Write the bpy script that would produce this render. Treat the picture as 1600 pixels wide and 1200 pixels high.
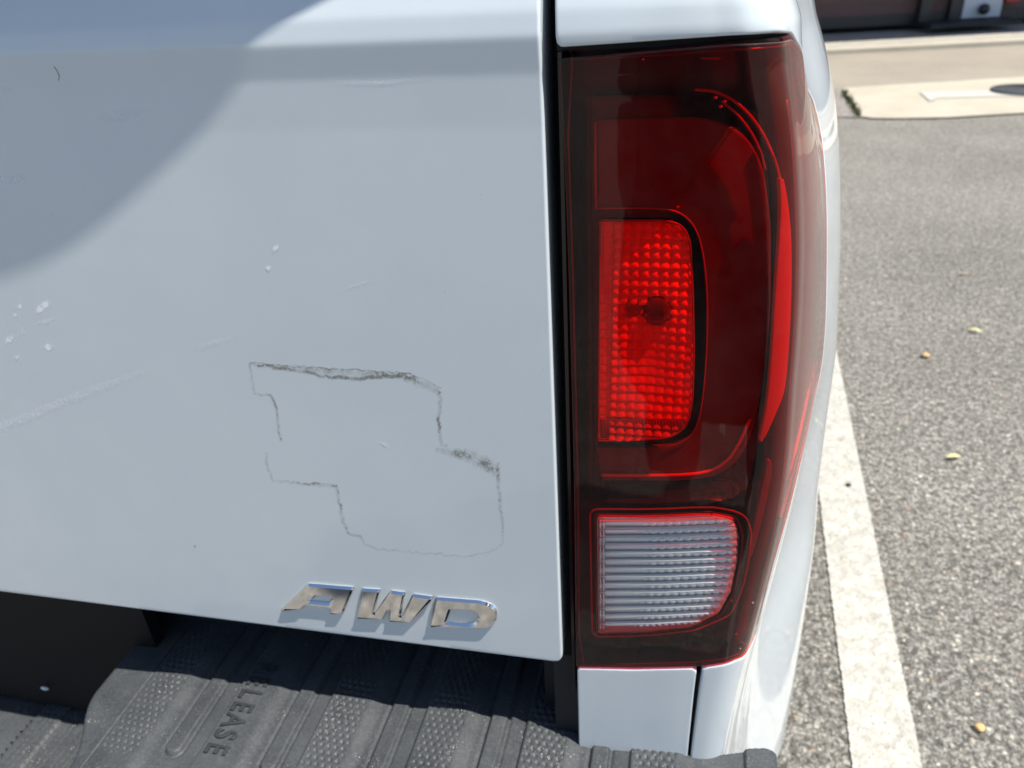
import bpy, bmesh, math, random
import numpy as np
from mathutils import Vector, Matrix
from mathutils.bvhtree import BVHTree

random.seed(7); rng = np.random.default_rng(7)
for o in list(bpy.data.objects): bpy.data.objects.remove(o)
sc = bpy.context.scene
COL = sc.collection

# ------------------------------------------------------------------ camera, sky, sun, exposure
F = 1200.0
def unit(a): return a / np.linalg.norm(a)
_V = unit(np.array([134, 2112, F])); _X = np.array([5300, 345, -F]); _X = unit(unit(_X) - _V * unit(_X).dot(_V)); _Y = np.cross(_X, _V)
RW = np.array([_X, _Y, -_V])                     # camera (right, down, forward) -> world
CAM = np.array([0.84, -0.42, 1.16])
cam = bpy.data.objects.new('camera', bpy.data.cameras.new('camera')); COL.objects.link(cam); sc.camera = cam
cm = np.eye(4); cm[:3, 0] = RW[:, 0]; cm[:3, 1] = -RW[:, 1]; cm[:3, 2] = -RW[:, 2]; cm[:3, 3] = CAM
cam.matrix_world = Matrix(cm.tolist())
cam.data.sensor_width = 36; cam.data.lens = 27; cam.data.clip_start = 0.005; cam.data.clip_end = 500
cam.data.dof.use_dof = True; cam.data.dof.focus_distance = 0.46; cam.data.dof.aperture_fstop = 10.5

SUN = unit(np.array([0.43, -0.115, 0.90]))       # direction towards the sun
w = bpy.data.worlds.new('World'); sc.world = w; w.use_nodes = True
nt = w.node_tree; bg = nt.nodes['Background']; sky = nt.nodes.new('ShaderNodeTexSky')
sky.sky_type = 'NISHITA'; sky.sun_disc = False
sky.sun_elevation = math.asin(SUN[2]); sky.sun_rotation = math.atan2(SUN[0], SUN[1])
sky.air_density = 1.0; sky.dust_density = 0.6; sky.ozone_density = 3.0
nt.links.new(sky.outputs[0], bg.inputs[0]); bg.inputs[1].default_value = 0.094
sl = bpy.data.lights.new('sun', 'SUN'); so = bpy.data.objects.new('sun', sl); COL.objects.link(so)
sl.energy = 4.8; sl.angle = math.radians(0.53); sl.color = (1.0, 0.95, 0.87)
so.rotation_euler = Vector(SUN.tolist()).to_track_quat('Z', 'Y').to_euler(); so.location = (3, -1, 6)
sc.view_settings.view_transform = 'Standard'; sc.view_settings.look = 'None'
sc.view_settings.exposure = 0.70; sc.view_settings.gamma = 1; sc.view_settings.use_curve_mapping = False
try:
    sc.cycles.transparent_max_bounces = 16; sc.cycles.max_bounces = 10
except Exception: pass

# ------------------------------------------------------------------ helpers
def ray(px, py): return RW @ np.array([px - 800, py - 600, F])
def atY(px, py, y=0.0):
    d = ray(px, py); return CAM + d * (y - CAM[1]) / d[1]
def atZ(px, py, z=0.0):
    d = ray(px, py); return CAM + d * (z - CAM[2]) / d[2]

def tag(o, label=None, cat=None, group=None, kind=None):
    if label: o['label'] = label
    if cat: o['category'] = cat
    if group: o['group'] = group
    if kind: o['kind'] = kind
    return o
def empty(name, loc=(0, 0, 0), parent=None):
    o = bpy.data.objects.new(name, None); COL.objects.link(o); o.location = loc; o.parent = parent; return o
def link(name, me, mat, parent=None, smooth=True):
    o = bpy.data.objects.new(name, me); COL.objects.link(o); o.parent = parent
    if mat and not me.materials: me.materials.append(mat)
    if smooth: me.shade_smooth()
    return o
def mesh(name, verts, faces, mat, parent=None, smooth=True, angle=None):
    me = bpy.data.meshes.new(name); me.from_pydata([tuple(map(float, v)) for v in verts], [], [tuple(map(int, f)) for f in faces]); me.update()
    o = link(name, me, mat, parent, smooth)
    if angle: me.set_sharp_from_angle(angle=math.radians(angle))
    return o
def grid_mesh(name, P, mat, parent=None, flip=False):
    """P: (n, m, 3) array of points"""
    n, m = P.shape[:2]
    i, j = np.meshgrid(np.arange(n - 1), np.arange(m - 1), indexing='ij')
    a = (i * m + j).ravel(); q = np.stack([a, a + 1, a + m + 1, a + m], 1)
    if flip: q = q[:, ::-1]
    me = bpy.data.meshes.new(name)
    me.vertices.add(n * m); me.vertices.foreach_set('co', P.reshape(-1).astype(np.float32))
    me.loops.add(q.size); me.loops.foreach_set('vertex_index', q.reshape(-1).astype(np.int32))
    me.polygons.add(len(q)); me.polygons.foreach_set('loop_start', np.arange(0, q.size, 4, dtype=np.int32))
    me.update(calc_edges=True); me.validate()
    return link(name, me, mat, parent)
def bm_obj(name, bm, mat, parent=None, smooth=True, angle=35):
    me = bpy.data.meshes.new(name); bm.to_mesh(me); bm.free()
    o = link(name, me, mat, parent, smooth)
    if smooth and angle: me.set_sharp_from_angle(angle=math.radians(angle))
    return o
def box(name, x0, x1, y0, y1, z0, z1, mat, parent=None, bev=0.0, rot=None, seg=2):
    bm = bmesh.new(); bmesh.ops.create_cube(bm, size=1)
    for v in bm.verts: v.co = Vector(((x0 + x1) / 2 + v.co.x * (x1 - x0), (y0 + y1) / 2 + v.co.y * (y1 - y0), (z0 + z1) / 2 + v.co.z * (z1 - z0)))
    if bev: bmesh.ops.bevel(bm, geom=bm.edges[:], offset=bev, segments=seg, affect='EDGES', profile=0.5)
    if rot is not None: bmesh.ops.transform(bm, matrix=rot, verts=bm.verts)
    return bm_obj(name, bm, mat, parent)
def chaikin(pts, n=2, closed=True):
    p = np.array(pts, float)
    for _ in range(n):
        q = np.roll(p, -1, 0) if closed else p[1:]
        a = p if closed else p[:-1]
        r = np.stack([a * .75 + q * .25, a * .25 + q * .75], 1).reshape(-1, p.shape[1])
        if not closed: r = np.vstack([p[:1], r, p[-1:]])
        p = r
    return p
def roundpoly(pts, rad, seg=5):
    """round each corner of a polygon with its own radius (same units as pts)"""
    p = np.array(pts, float); out = []; n = len(p)
    if np.isscalar(rad): rad = [rad] * n
    for i in range(n):
        a, b, c = p[i - 1], p[i], p[(i + 1) % n]; r = rad[i]
        if r <= 0: out.append(b); continue
        u, v = a - b, c - b; lu, lv = np.linalg.norm(u), np.linalg.norm(v); r = min(r, lu * .48, lv * .48)
        s, e = b + u / lu * r, b + v / lv * r
        for k in range(seg + 1):
            t = k / seg; out.append((1 - t) ** 2 * s + 2 * t * (1 - t) * b + t * t * e)
    return np.array(out)
def curve_plate(name, loops, y0, depth, bevel, mat, parent=None, to_world=None, bres=2, sharp=30):
    """loops: list of (n,2) arrays in (x, z); plate from y0 (front) back by depth, with a bevel at the front"""
    cu = bpy.data.curves.new(name, 'CURVE'); cu.dimensions = '2D'; cu.fill_mode = 'BOTH'
    for lp in loops:
        sp = cu.splines.new('POLY'); sp.points.add(len(lp) - 1)
        for i, q in enumerate(lp): sp.points[i].co = (q[0], q[1], 0, 1)
        sp.use_cyclic_u = True
    cu.extrude = depth / 2; cu.bevel_depth = bevel; cu.bevel_resolution = bres; cu.offset = -bevel
    return curve_to_part(name, cu, mat, parent, to_world or (lambda v: Vector((v.x, y0 + depth / 2 + bevel - v.z, v.y))), sharp)
def curve_to_part(name, cu, mat, parent, to_world, sharp=30):
    tmp = bpy.data.objects.new('tmp', cu); COL.objects.link(tmp)
    dg = bpy.context.evaluated_depsgraph_get(); dg.update()
    me = bpy.data.meshes.new_from_object(tmp.evaluated_get(dg)); bpy.data.objects.remove(tmp); bpy.data.curves.remove(cu)
    for v in me.vertices: v.co = to_world(v.co)
    me.update(); me.materials.clear()
    bm = bmesh.new(); bm.from_mesh(me); bmesh.ops.remove_doubles(bm, verts=bm.verts, dist=1e-6); bmesh.ops.recalc_face_normals(bm, faces=bm.faces); bm.to_mesh(me); bm.free()
    me.name = name
    o = link(name, me, mat, parent); me.set_sharp_from_angle(angle=math.radians(sharp)); return o
def text_part(ch, size, extr, bevel, mat, parent, to_world, name='letter'):
    cu = bpy.data.curves.new('t', 'FONT'); cu.body = ch; cu.size = size; cu.extrude = extr; cu.bevel_depth = bevel; cu.bevel_resolution = 1; cu.offset = 0.0; cu.align_x = 'CENTER'
    return curve_to_part(name, cu, mat, parent, to_world)
def tube(name, pts, r, mat, parent=None, closed=False, sides=8, caps=True):
    p = np.array(pts, float); n = len(p); V = []; Fc = []
    for i in range(n):
        a = p[i - 1] if (i or closed) else p[i]; b = p[(i + 1) % n] if (i < n - 1 or closed) else p[i]
        t = unit(b - a); up = np.array([0, 0, 1.]) if abs(t[2]) < .9 else np.array([0, 1., 0])
        s = unit(np.cross(t, up)); u = np.cross(s, t); rr = r[i] if hasattr(r, '__len__') else r
        for k in range(sides):
            an = 2 * math.pi * k / sides; V.append(p[i] + (s * math.cos(an) + u * math.sin(an)) * rr)
    for i in range(n if closed else n - 1):
        for k in range(sides):
            a = i * sides + k; b = i * sides + (k + 1) % sides; c = ((i + 1) % n) * sides
            Fc.append((a, b, c + (k + 1) % sides, c + k))
    if caps and not closed: Fc.append(tuple(range(sides))[::-1]); Fc.append(tuple((n - 1) * sides + k for k in range(sides)))
    return mesh(name, V, Fc, mat, parent)

# ------------------------------------------------------------------ materials
def M(name, col=(.5, .5, .5), rough=.5, metal=0, spec=.5, coat=0, coatr=.03, ior=1.5):
    m = bpy.data.materials.new(name); m.use_nodes = True; b = m.node_tree.nodes['Principled BSDF']
    b.inputs['Base Color'].default_value = (*col, 1); b.inputs['Roughness'].default_value = rough; b.inputs['Metallic'].default_value = metal
    b.inputs['Specular IOR Level'].default_value = spec; b.inputs['Coat Weight'].default_value = coat; b.inputs['Coat Roughness'].default_value = coatr; b.inputs['IOR'].default_value = ior
    return m
class N:
    def __init__(s, m): s.t = m.node_tree; s.b = s.t.nodes.get('Principled BSDF'); s.c = s.new('ShaderNodeTexCoord'); s.o = s.c.outputs['Object']
    def new(s, ty, **k):
        n = s.t.nodes.new(ty)
        for a, v in k.items(): setattr(n, a, v)
        return n
    def L(s, a, b): s.t.links.new(a, b)
    def noise(s, scale, detail=4, rough=.55, vec=None, dist=0):
        n = s.new('ShaderNodeTexNoise'); n.inputs['Scale'].default_value = scale; n.inputs['Detail'].default_value = detail; n.inputs['Roughness'].default_value = rough; n.inputs['Distortion'].default_value = dist
        s.L(vec or s.o, n.inputs['Vector']); return n.outputs['Fac']
    def vor(s, scale, out='Distance', feature='F1', vec=None, rnd=1):
        n = s.new('ShaderNodeTexVoronoi', feature=feature); n.inputs['Scale'].default_value = scale; n.inputs['Randomness'].default_value = rnd; s.L(vec or s.o, n.inputs['Vector']); return n.outputs[out]
    def ramp(s, f, stops, interp='LINEAR'):
        r = s.new('ShaderNodeValToRGB'); r.color_ramp.interpolation = interp; e = r.color_ramp.elements
        while len(e) < len(stops): e.new(.5)
        for k, (p, c) in enumerate(stops): e[k].position = p; e[k].color = (*c, 1) if hasattr(c, '__len__') else (c, c, c, 1)
        s.L(f, r.inputs[0]); return r.outputs[0]
    def mix(s, f, a, b, blend='MIX'):
        n = s.new('ShaderNodeMix', data_type='RGBA', blend_type=blend)
        for sock, v in ((n.inputs[0], f), (n.inputs[6], a), (n.inputs[7], b)):
            if isinstance(v, bpy.types.NodeSocket): s.L(v, sock)
            elif hasattr(v, '__len__'): sock.default_value = (*v, 1)
            else: sock.default_value = v if sock == n.inputs[0] else (v, v, v, 1)
        return n.outputs[2]
    def math(s, op, a, b=0, c=None):
        n = s.new('ShaderNodeMath', operation=op)
        for k, v in enumerate((a, b, c)):
            if v is None: continue
            if isinstance(v, bpy.types.NodeSocket): s.L(v, n.inputs[k])
            else: n.inputs[k].default_value = v
        return n.outputs[0]
    def bump(s, h, strength, dist):
        n = s.new('ShaderNodeBump'); n.inputs['Strength'].default_value = strength; n.inputs['Distance'].default_value = dist; s.L(h, n.inputs['Height']); return n.outputs[0]
    def mapping(s, scale=(1, 1, 1), rot=(0, 0, 0)):
        n = s.new('ShaderNodeMapping'); n.inputs['Scale'].default_value = scale; n.inputs['Rotation'].default_value = rot; s.L(s.o, n.inputs[0]); return n.outputs[0]

paint = M('white_paint', (.50, .55, .58), .42, coat=1, coatr=.035); n = N(paint)
dust = n.ramp(n.noise(5, 5, .6), [(.35, (.58, .64, .675)), (.7, (.64, .695, .72))])
streak = n.ramp(n.noise(30, 3, .5, n.mapping((6, 6, .5))), [(.45, 0.), (.75, 1.)])
dust = n.mix(n.math('MULTIPLY', streak, .09), dust, (.66, .69, .71))
sp = n.ramp(n.vor(190), [(.035, 1.), (.075, 0.)]); keep = n.ramp(n.noise(21, 2), [(.60, 0.), (.68, 1.)])
dust = n.mix(n.math('MULTIPLY', n.math('MULTIPLY', sp, keep), .85), dust, (.16, .15, .13))
sp2 = n.ramp(n.vor(47), [(.012, 1.), (.022, 0.)])
dust = n.mix(n.math('MULTIPLY', sp2, .6), dust, (.25, .24, .22))
n.L(dust, n.b.inputs['Base Color'])
n.L(n.ramp(n.noise(14, 6, .65), [(.35, .03), (.75, .13)]), n.b.inputs['Coat Roughness'])
n.L(n.bump(n.noise(240, 2), .04, .0006), n.b.inputs['Coat Normal'])

black_plastic = M('faded_black_plastic', (.06, .063, .066), .55, spec=.35); n = N(black_plastic)
c = n.ramp(n.noise(26, 6, .65), [(.3, (.034, .039, .043)), (.7, (.062, .068, .072))])
c = n.mix(n.ramp(n.noise(420, 2, .7), [(.45, 0.), (.8, .5)]), c, (.12, .125, .13))
grit = n.math('MULTIPLY', n.ramp(n.vor(420), [(.10, 1.), (.16, 0.)]), n.ramp(n.noise(34, 3), [(.54, 0.), (.66, 1.)]))
c = n.mix(grit, c, (.75, .72, .66)); n.L(c, n.b.inputs['Base Color'])
n.L(n.bump(n.math('ADD', n.noise(1300, 2, .6), n.math('MULTIPLY', grit, 1.2)), .35, .0005), n.b.inputs['Normal'])
n.L(n.ramp(n.noise(18, 4), [(.3, .42), (.7, .62)]), n.b.inputs['Roughness'])
dark_plastic = M('dark_plastic', (.018, .02, .024), .5)
dark_void = M('dark_jamb_rubber', (.008, .010, .014), .6)
chrome = M('chrome', (.78, .78, .79), .06, metal=1); n = N(chrome)
n.L(n.ramp(n.noise(60, 4), [(.4, .05), (.75, .08)]), n.b.inputs['Roughness'])
gloss_black = M('gloss_black', (.006, .003, .005), .12)
lamp_black = M('lamp_housing_black', (.040, .003, .005), .3)
def lens_mat(name, tint, ior=1.40, rough=.02):
    m = bpy.data.materials.new(name); m.use_nodes = True; t = m.node_tree; t.nodes.clear()
    out = t.nodes.new('ShaderNodeOutputMaterial'); mx = t.nodes.new('ShaderNodeMixShader'); tr = t.nodes.new('ShaderNodeBsdfTransparent'); gl = t.nodes.new('ShaderNodeBsdfGlossy'); fr = t.nodes.new('ShaderNodeFresnel')
    df = t.nodes.new('ShaderNodeBsdfDiffuse'); df.inputs[0].default_value = (.66, .54, .48, 1); m2 = t.nodes.new('ShaderNodeMixShader')
    tc = t.nodes.new('ShaderNodeTexCoord'); nz = t.nodes.new('ShaderNodeTexNoise'); nz.inputs['Scale'].default_value = 16; nz.inputs['Detail'].default_value = 8; nz.inputs['Roughness'].default_value = .7
    rp = t.nodes.new('ShaderNodeMapRange'); rp.inputs[1].default_value = .4; rp.inputs[2].default_value = .9; rp.inputs[3].default_value = .001; rp.inputs[4].default_value = .03
    lw = t.nodes.new('ShaderNodeLayerWeight'); lw.inputs[0].default_value = .5; pw = t.nodes.new('ShaderNodeMath'); pw.operation = 'POWER'; pw.inputs[1].default_value = 2.6; t.links.new(lw.outputs['Facing'], pw.inputs[0])
    ma = t.nodes.new('ShaderNodeMath'); ma.operation = 'MULTIPLY_ADD'; ma.inputs[1].default_value = .40; t.links.new(pw.outputs[0], ma.inputs[0]); t.links.new(rp.outputs[0], ma.inputs[2])
    t.links.new(tc.outputs['Object'], nz.inputs['Vector']); t.links.new(nz.outputs[0], rp.inputs[0]); t.links.new(ma.outputs[0], m2.inputs[0])
    tr.inputs[0].default_value = (*tint, 1); gl.inputs['Roughness'].default_value = rough; fr.inputs[0].default_value = ior
    t.links.new(tr.outputs[0], m2.inputs[1]); t.links.new(df.outputs[0], m2.inputs[2])
    p5 = t.nodes.new('ShaderNodeMath'); p5.operation = 'POWER'; p5.inputs[1].default_value = 5.0; t.links.new(lw.outputs['Facing'], p5.inputs[0])
    sch = t.nodes.new('ShaderNodeMath'); sch.operation = 'MULTIPLY_ADD'; f0 = ((ior - 1) / (ior + 1)) ** 2; sch.inputs[1].default_value = .85 * (1 - f0); sch.inputs[2].default_value = f0; t.links.new(p5.outputs[0], sch.inputs[0])
    t.links.new(sch.outputs[0], mx.inputs[0]); t.links.new(m2.outputs[0], mx.inputs[1]); t.links.new(gl.outputs[0], mx.inputs[2]); t.links.new(mx.outputs[0], out.inputs[0])
    return m
red_lens = lens_mat('red_lens', (.95, .045, .02)); clear_lens = lens_mat('clear_lens', (.93, .94, .95))
reflector = M('silver_reflector', (.85, .85, .85), .22, metal=.6)
brake_refl = M('brake_prism', (1.0, .97, .95), .16, metal=.12, spec=1.0)
guide_mat = M('red_light_guide', (.13, .002, .006), .25)
glow_mat = M('bright_red_reflex', (.52, .012, .012), .35)
edge_red = M('red_moulded_edge', (.38, .008, .02), .25)
rubber = M('tyre_rubber', (.02, .02, .02), .8)
steel = M('wheel_alloy', (.5, .5, .52), .3, metal=1)

asphalt = M('asphalt', (.2, .2, .19), .85); n = N(asphalt)
def asphalt_nodes(n, s=1.0):
    warp = n.new('ShaderNodeVectorMath', operation='ADD'); wn = n.new('ShaderNodeTexNoise'); wn.inputs['Scale'].default_value = 60
    sc_ = n.new('ShaderNodeVectorMath', operation='SCALE'); sc_.inputs['Scale'].default_value = .012
    n.L(n.o, wn.inputs['Vector']); n.L(wn.outputs['Color'], sc_.inputs[0]); n.L(n.o, warp.inputs[0]); n.L(sc_.outputs[0], warp.inputs[1])
    v = warp.outputs[0]
    cell = n.vor(95 * s, 'Color', vec=v); d = n.vor(95 * s, 'Distance', vec=v); cell2 = n.vor(230 * s, 'Color', vec=v); d2 = n.vor(230 * s, vec=v)
    sep = n.new('ShaderNodeSeparateColor'); n.L(cell, sep.inputs[0]); sep2 = n.new('ShaderNodeSeparateColor'); n.L(cell2, sep2.inputs[0])
    stones = n.ramp(sep.outputs[0], [(0., (.13, .125, .11)), (.3, (.21, .20, .18)), (.62, (.30, .285, .255)), (.82, (.38, .35, .31)), (.93, (.55, .52, .46)), (.99, (.30, .22, .16))])
    fine = n.ramp(sep2.outputs[1], [(0., (.10, .097, .088)), (.5, (.20, .19, .172)), (1., (.34, .33, .30))])
    isst = n.math('MULTIPLY', n.ramp(d, [(.30, 1.), (.52, 0.)]), n.ramp(sep.outputs[2], [(.30, 0.), (.40, 1.)]))
    c = n.mix(isst, fine, stones)
    pits = n.ramp(n.noise(70 * s, 6, .75), [(.36, 1.), (.50, 0.)])
    c = n.mix(n.math('MULTIPLY', pits, .55), c, (.06, .057, .052))
    big = n.ramp(n.noise(1.3, 5, .6), [(.3, .82), (.7, 1.12)]); c = n.mix(1., c, big, 'MULTIPLY')
    h = n.math('SUBTRACT', n.math('ADD', n.math('MULTIPLY', isst, .8), n.math('MULTIPLY', n.math('SUBTRACT', .6, d2), .5)), n.math('MULTIPLY', pits, .8))
    return c, h
c, h = asphalt_nodes(n); c = n.mix(1., c, (1.06, 1.05, 1.01), 'MULTIPLY'); n.L(c, n.b.inputs['Base Color']); n.L(n.bump(h, .9, .0035), n.b.inputs['Normal'])
road = M('pale_road_asphalt', (.3, .28, .25), .9); n = N(road)
c = n.ramp(n.noise(40, 8, .8), [(.3, (.22, .195, .155)), (.7, (.33, .29, .235))]); c = n.mix(1., c, n.ramp(n.noise(1.1, 4), [(.3, .88), (.7, 1.1)]), 'MULTIPLY'); n.L(c, n.b.inputs['Base Color'])
concrete = M('cream_concrete', (.5, .45, .36), .85); n = N(concrete)
c = n.ramp(n.noise(3, 8, .7), [(.3, (.37, .335, .26)), (.7, (.46, .42, .335))]); c = n.mix(n.ramp(n.noise(45, 5, .8), [(.55, 0.), (.8, .5)]), c, (.36, .32, .26)); n.L(c, n.b.inputs['Base Color'])
walk = M('grey_pavement', (.3, .3, .29), .85); n = N(walk); n.L(n.ramp(n.noise(8, 6), [(.3, (.30, .28, .24)), (.7, (.40, .375, .32))]), n.b.inputs['Base Color'])
stencil = M('white_road_paint', (.44, .43, .39), .7)
def line_mat(name, lo=.42, hi=.50, col0=(.36, .345, .295), col1=(.50, .485, .43)):
    m = M(name, (.7, .68, .6), .75); n = N(m); c = n.ramp(n.noise(30, 6, .7), [(.3, col0), (.6, col1)])
    ac, h = asphalt_nodes(n); wear = n.ramp(n.noise(150, 5, .75), [(lo - .08, 1.), (hi - .08, 0.)])
    at = n.new('ShaderNodeAttribute'); at.attribute_name = 'edge'
    e = n.math('LESS_THAN', n.math('ADD', at.outputs['Fac'], n.math('MULTIPLY', n.math('SUBTRACT', n.noise(110, 4, .7), .5), 1.1)), .38)
    n.L(n.mix(n.math('MULTIPLY', wear, .8), c, ac), n.b.inputs['Base Color']); n.L(n.bump(h, .6, .003), n.b.inputs['Normal'])
    tr = n.new('ShaderNodeBsdfTransparent'); mx = n.new('ShaderNodeMixShader'); out = n.t.nodes['Material Output']
    n.L(e, mx.inputs[0]); n.L(n.b.outputs[0], mx.inputs[1]); n.L(tr.outputs[0], mx.inputs[2]); n.L(mx.outputs[0], out.inputs[0]); return m
linem = line_mat('worn_parking_paint')
brick = M('dark_brick', (.1, .05, .045), .9); n = N(brick)
bt = n.new('ShaderNodeTexBrick'); bt.inputs['Scale'].default_value = 1.; bt.inputs['Brick Width'].default_value = .22; bt.inputs['Row Height'].default_value = .075; bt.inputs['Mortar Size'].default_value = .006
bt.inputs['Color1'].default_value = (.15, .085, .072, 1); bt.inputs['Color2'].default_value = (.125, .075, .065, 1); bt.inputs['Mortar'].default_value = (.12, .085, .078, 1)
n.L(n.mapping(rot=(math.radians(90), 0, 0)), bt.inputs['Vector']); n.L(bt.outputs[0], n.b.inputs['Base Color'])
blackm = M('black_metal', (.02, .022, .024), .4); panelm = M('sky_tinted_panel', (.52, .56, .60), .4)  # door panel is white; the bluish skylight is put into its colour
rustred = M('red_enamel', (.4, .02, .02), .4); leafy = M('dry_leaf', (.62, .58, .26), .7); orange = M('orange_pebble', (.62, .38, .16), .7)
weed = M('weed_green', (.07, .08, .03), .8); iron = M('cast_iron', (.05, .055, .06), .6)

# ------------------------------------------------------------------ ground
g = grid_mesh('ground', np.array([[(x, y, 0) for y in (-60, 90)] for x in (-60, 60)], float), asphalt, flip=True); tag(g, kind='structure')
def sheet(name, pts, z, mat, kind='structure'):
    o = mesh(name, [(p[0], p[1], z) for p in pts], [tuple(range(len(pts)))], mat, smooth=False)
    if o.data.polygons[0].normal.z < 0: o.data.flip_normals()
    if kind: o['kind'] = kind
    return o
def gz(*l): return [atZ(*p)[:2] for p in l]
# parking line: fitted through its two visible edges
R_ = np.array(gz((1307, 560), (1333, 667), (1353, 797), (1388, 967), (1420, 1100), (1437, 1200)))
L_ = np.array(gz((1283, 780), (1293, 880), (1306, 990), (1320, 1090), (1336, 1199)))
kr = np.polyfit(R_[:, 1], R_[:, 0], 1); kl = np.polyfit(L_[:, 1], L_[:, 0], 1)
k1 = (kr[0] + kl[0]) / 2
cr = np.mean(R_[:, 0] - k1 * R_[:, 1]); cl = np.mean(L_[:, 0] - k1 * L_[:, 1])
P = []
for i in range(14):
    t = i / 13; row = []
    for y in np.linspace(-2.2, 3.1, 60): row.append((cl - .006 + k1 * y + (cr - cl + .012) * t, y, .004))
    P.append(row)
pl = grid_mesh('parking_line', np.array(P), linem, flip=True); tag(pl, kind='structure')
at = pl.data.attributes.new('edge', 'FLOAT', 'POINT'); tt = np.repeat(np.minimum(np.arange(14), 13 - np.arange(14)) / 1.1, 60).clip(0, 1); at.data.foreach_set('value', tt.astype(np.float32))
# far bands
rd = [atZ(1290, 143)[:2], atZ(1600, 124)[:2]]
def through(pa, pb, xa, xb):
    a = atZ(*pa); b = atZ(*pb); k = (b[1] - a[1]) / (b[0] - a[0]); return [(xa, a[1] + k * (xa - a[0])), (xb, a[1] + k * (xb - a[0]))]
A = through((1320, 141), (1600, 124), -12, 16); B = through((1310, 86), (1600, 71), -12, 16)
sheet('road', A + B[::-1], .004, road)
pad = gz((1346, 186), (1334, 168), (1318, 150), (1312, 140), (1600, 122))
pe = through((1312, 140), (1600, 122), 0, 9)[1]; pf = through((1400, 187), (1600, 179), 0, 9)[1]
padp = [pad[3], pe, pf] + gz((1600, 179), (1480, 186), (1400, 187.5), (1362, 187), (1346, 184), (1334, 168), (1318, 150))
sheet('concrete_pad', padp, .012, concrete)
st = gz((1440, 147), (1562, 143), (1700, 143)); st2 = gz((1700, 154), (1560, 154), (1458, 157))
sheet('painted_marking', st + st2, .016, stencil)
st3 = gz((1436, 148), (1444, 147), (1462, 160), (1452, 162)); sheet('painted_marking', st3, .019, stencil)
gr = gz((1296, 141), (1340, 138), (1372, 186), (1300, 184)); grm = M('rough_patch', (.25, .22, .2), .9); n = N(grm); n.L(n.ramp(n.noise(30, 6, .8), [(.35, (.10, .09, .08)), (.65, (.34, .31, .28))]), n.b.inputs['Base Color'])
sheet('broken_asphalt', gr, .008, grm)
# weeds in the joint: a clump of small blades
wv = []; wf = []
for k in range(260):
    t = rng.random(); a = np.array(atZ(1316 + 26 * t + rng.normal() * 1.6, 146 + 38 * t)); ang = rng.random() * 6.28; hh = .02 + .05 * rng.random(); dx, dy = math.cos(ang) * .02, math.sin(ang) * .02
    b = len(wv); wv += [(a[0] - dx / 3, a[1] - dy / 3, .008), (a[0] + dx / 3, a[1] + dy / 3, .008), (a[0] + dx, a[1] - dy, hh)]; wf.append((b, b + 1, b + 2))
tag(mesh('weeds', wv, wf, weed, smooth=False), 'low green weeds growing along the pad joint', 'weeds', kind='stuff')
# manhole cover
mc = atZ(1600, 145); bm = bmesh.new(); bmesh.ops.create_cone(bm, cap_ends=True, segments=40, radius1=.23, radius2=.225, depth=.012, matrix=Matrix.Translation((mc[0], mc[1], .024)))
mh = bm_obj('manhole_cover', bm, iron); tag(mh, 'dark round iron manhole cover set in the cream concrete pad', 'manhole cover')
bm = bmesh.new()
for r0 in (.08, .14, .20):
    m_ = bmesh.ops.create_cone(bm, cap_ends=False, segments=32, radius1=r0, radius2=r0 - .02, depth=.005, matrix=Matrix.Translation((mc[0], mc[1], .032)))
ring = bm_obj('raised_ring', bm, iron, mh)

# kerb, pavement, building
K0 = through((1310, 85), (1600, 70), -12, 16); kd = unit(np.array(K0[1]) - np.array(K0[0])); kn = np.array([-kd[1], kd[0]])
if kn[1] < 0: kn = -kn
def strip(name, a, b, z0, z1, mat, parent=None, x0=-12, x1=16, **k):
    base = np.array(K0[0]); L = np.linalg.norm(np.array(K0[1]) - base)
    s0 = (x0 + 12) / 28 * L; s1 = (x1 + 12) / 28 * L
    q = [base + kd * s0 + kn * a, base + kd * s1 + kn * a, base + kd * s1 + kn * b, base + kd * s0 + kn * b]
    V = [(p[0], p[1], z0) for p in q] + [(p[0], p[1], z1) for p in q]
    o = mesh(name, V, [(3, 2, 1, 0), (4, 5, 6, 7), (0, 1, 5, 4), (1, 2, 6, 5), (2, 3, 7, 6), (3, 0, 4, 7)], mat, parent, smooth=False)
    return o
def along(px, py, z=0.0):   # position along the kerb of a point seen at px
    a = atZ(px, py, z)[:2]; base = np.array(K0[0]); L = np.linalg.norm(np.array(K0[1]) - base); return -12 + 28 * (a - base).dot(kd) / L, (a - base).dot(kn)
def onwall(px, py, dep):
    d = ray(px, py); base = np.array(K0[0]); nrm = np.array([kn[0], kn[1], 0]); t = (dep - (CAM - np.array([base[0], base[1], 0])).dot(nrm)) / d.dot(nrm); P0 = CAM + d * t
    L = np.linalg.norm(np.array(K0[1]) - base); return -12 + 28 * (P0[:2] - base).dot(kd) / L, P0[2]
kb = strip('kerb', 0, .16, 0, .045, concrete); tag(kb, kind='structure')
pv = strip('pavement', .165, 1.6, 0, .040, walk); tag(pv, kind='structure')
WALL = 1.45
bld = empty('brick_building', (K0[0][0], K0[0][1], 0)); bld.location = (0, 0, 0)
tag(bld, 'dark brick building with a shaded wall beyond the pavement', 'building')
w1 = strip('wall', WALL, WALL + .25, .105, 3.6, brick, bld); strip('base_course', WALL - .03, WALL, .105, .22, blackm, bld)
strip('canopy', .02, WALL + .6, 3.25, 3.45, M('canopy_metal', (.2, .2, .2), .6), bld); strip('roof', WALL - .1, 8, 3.6, 3.8, M('roof_dark', (.1, .1, .1), .8), bld)
strip('rear_wall', 7.6, 7.85, 0, 3.6, brick, bld)
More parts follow.
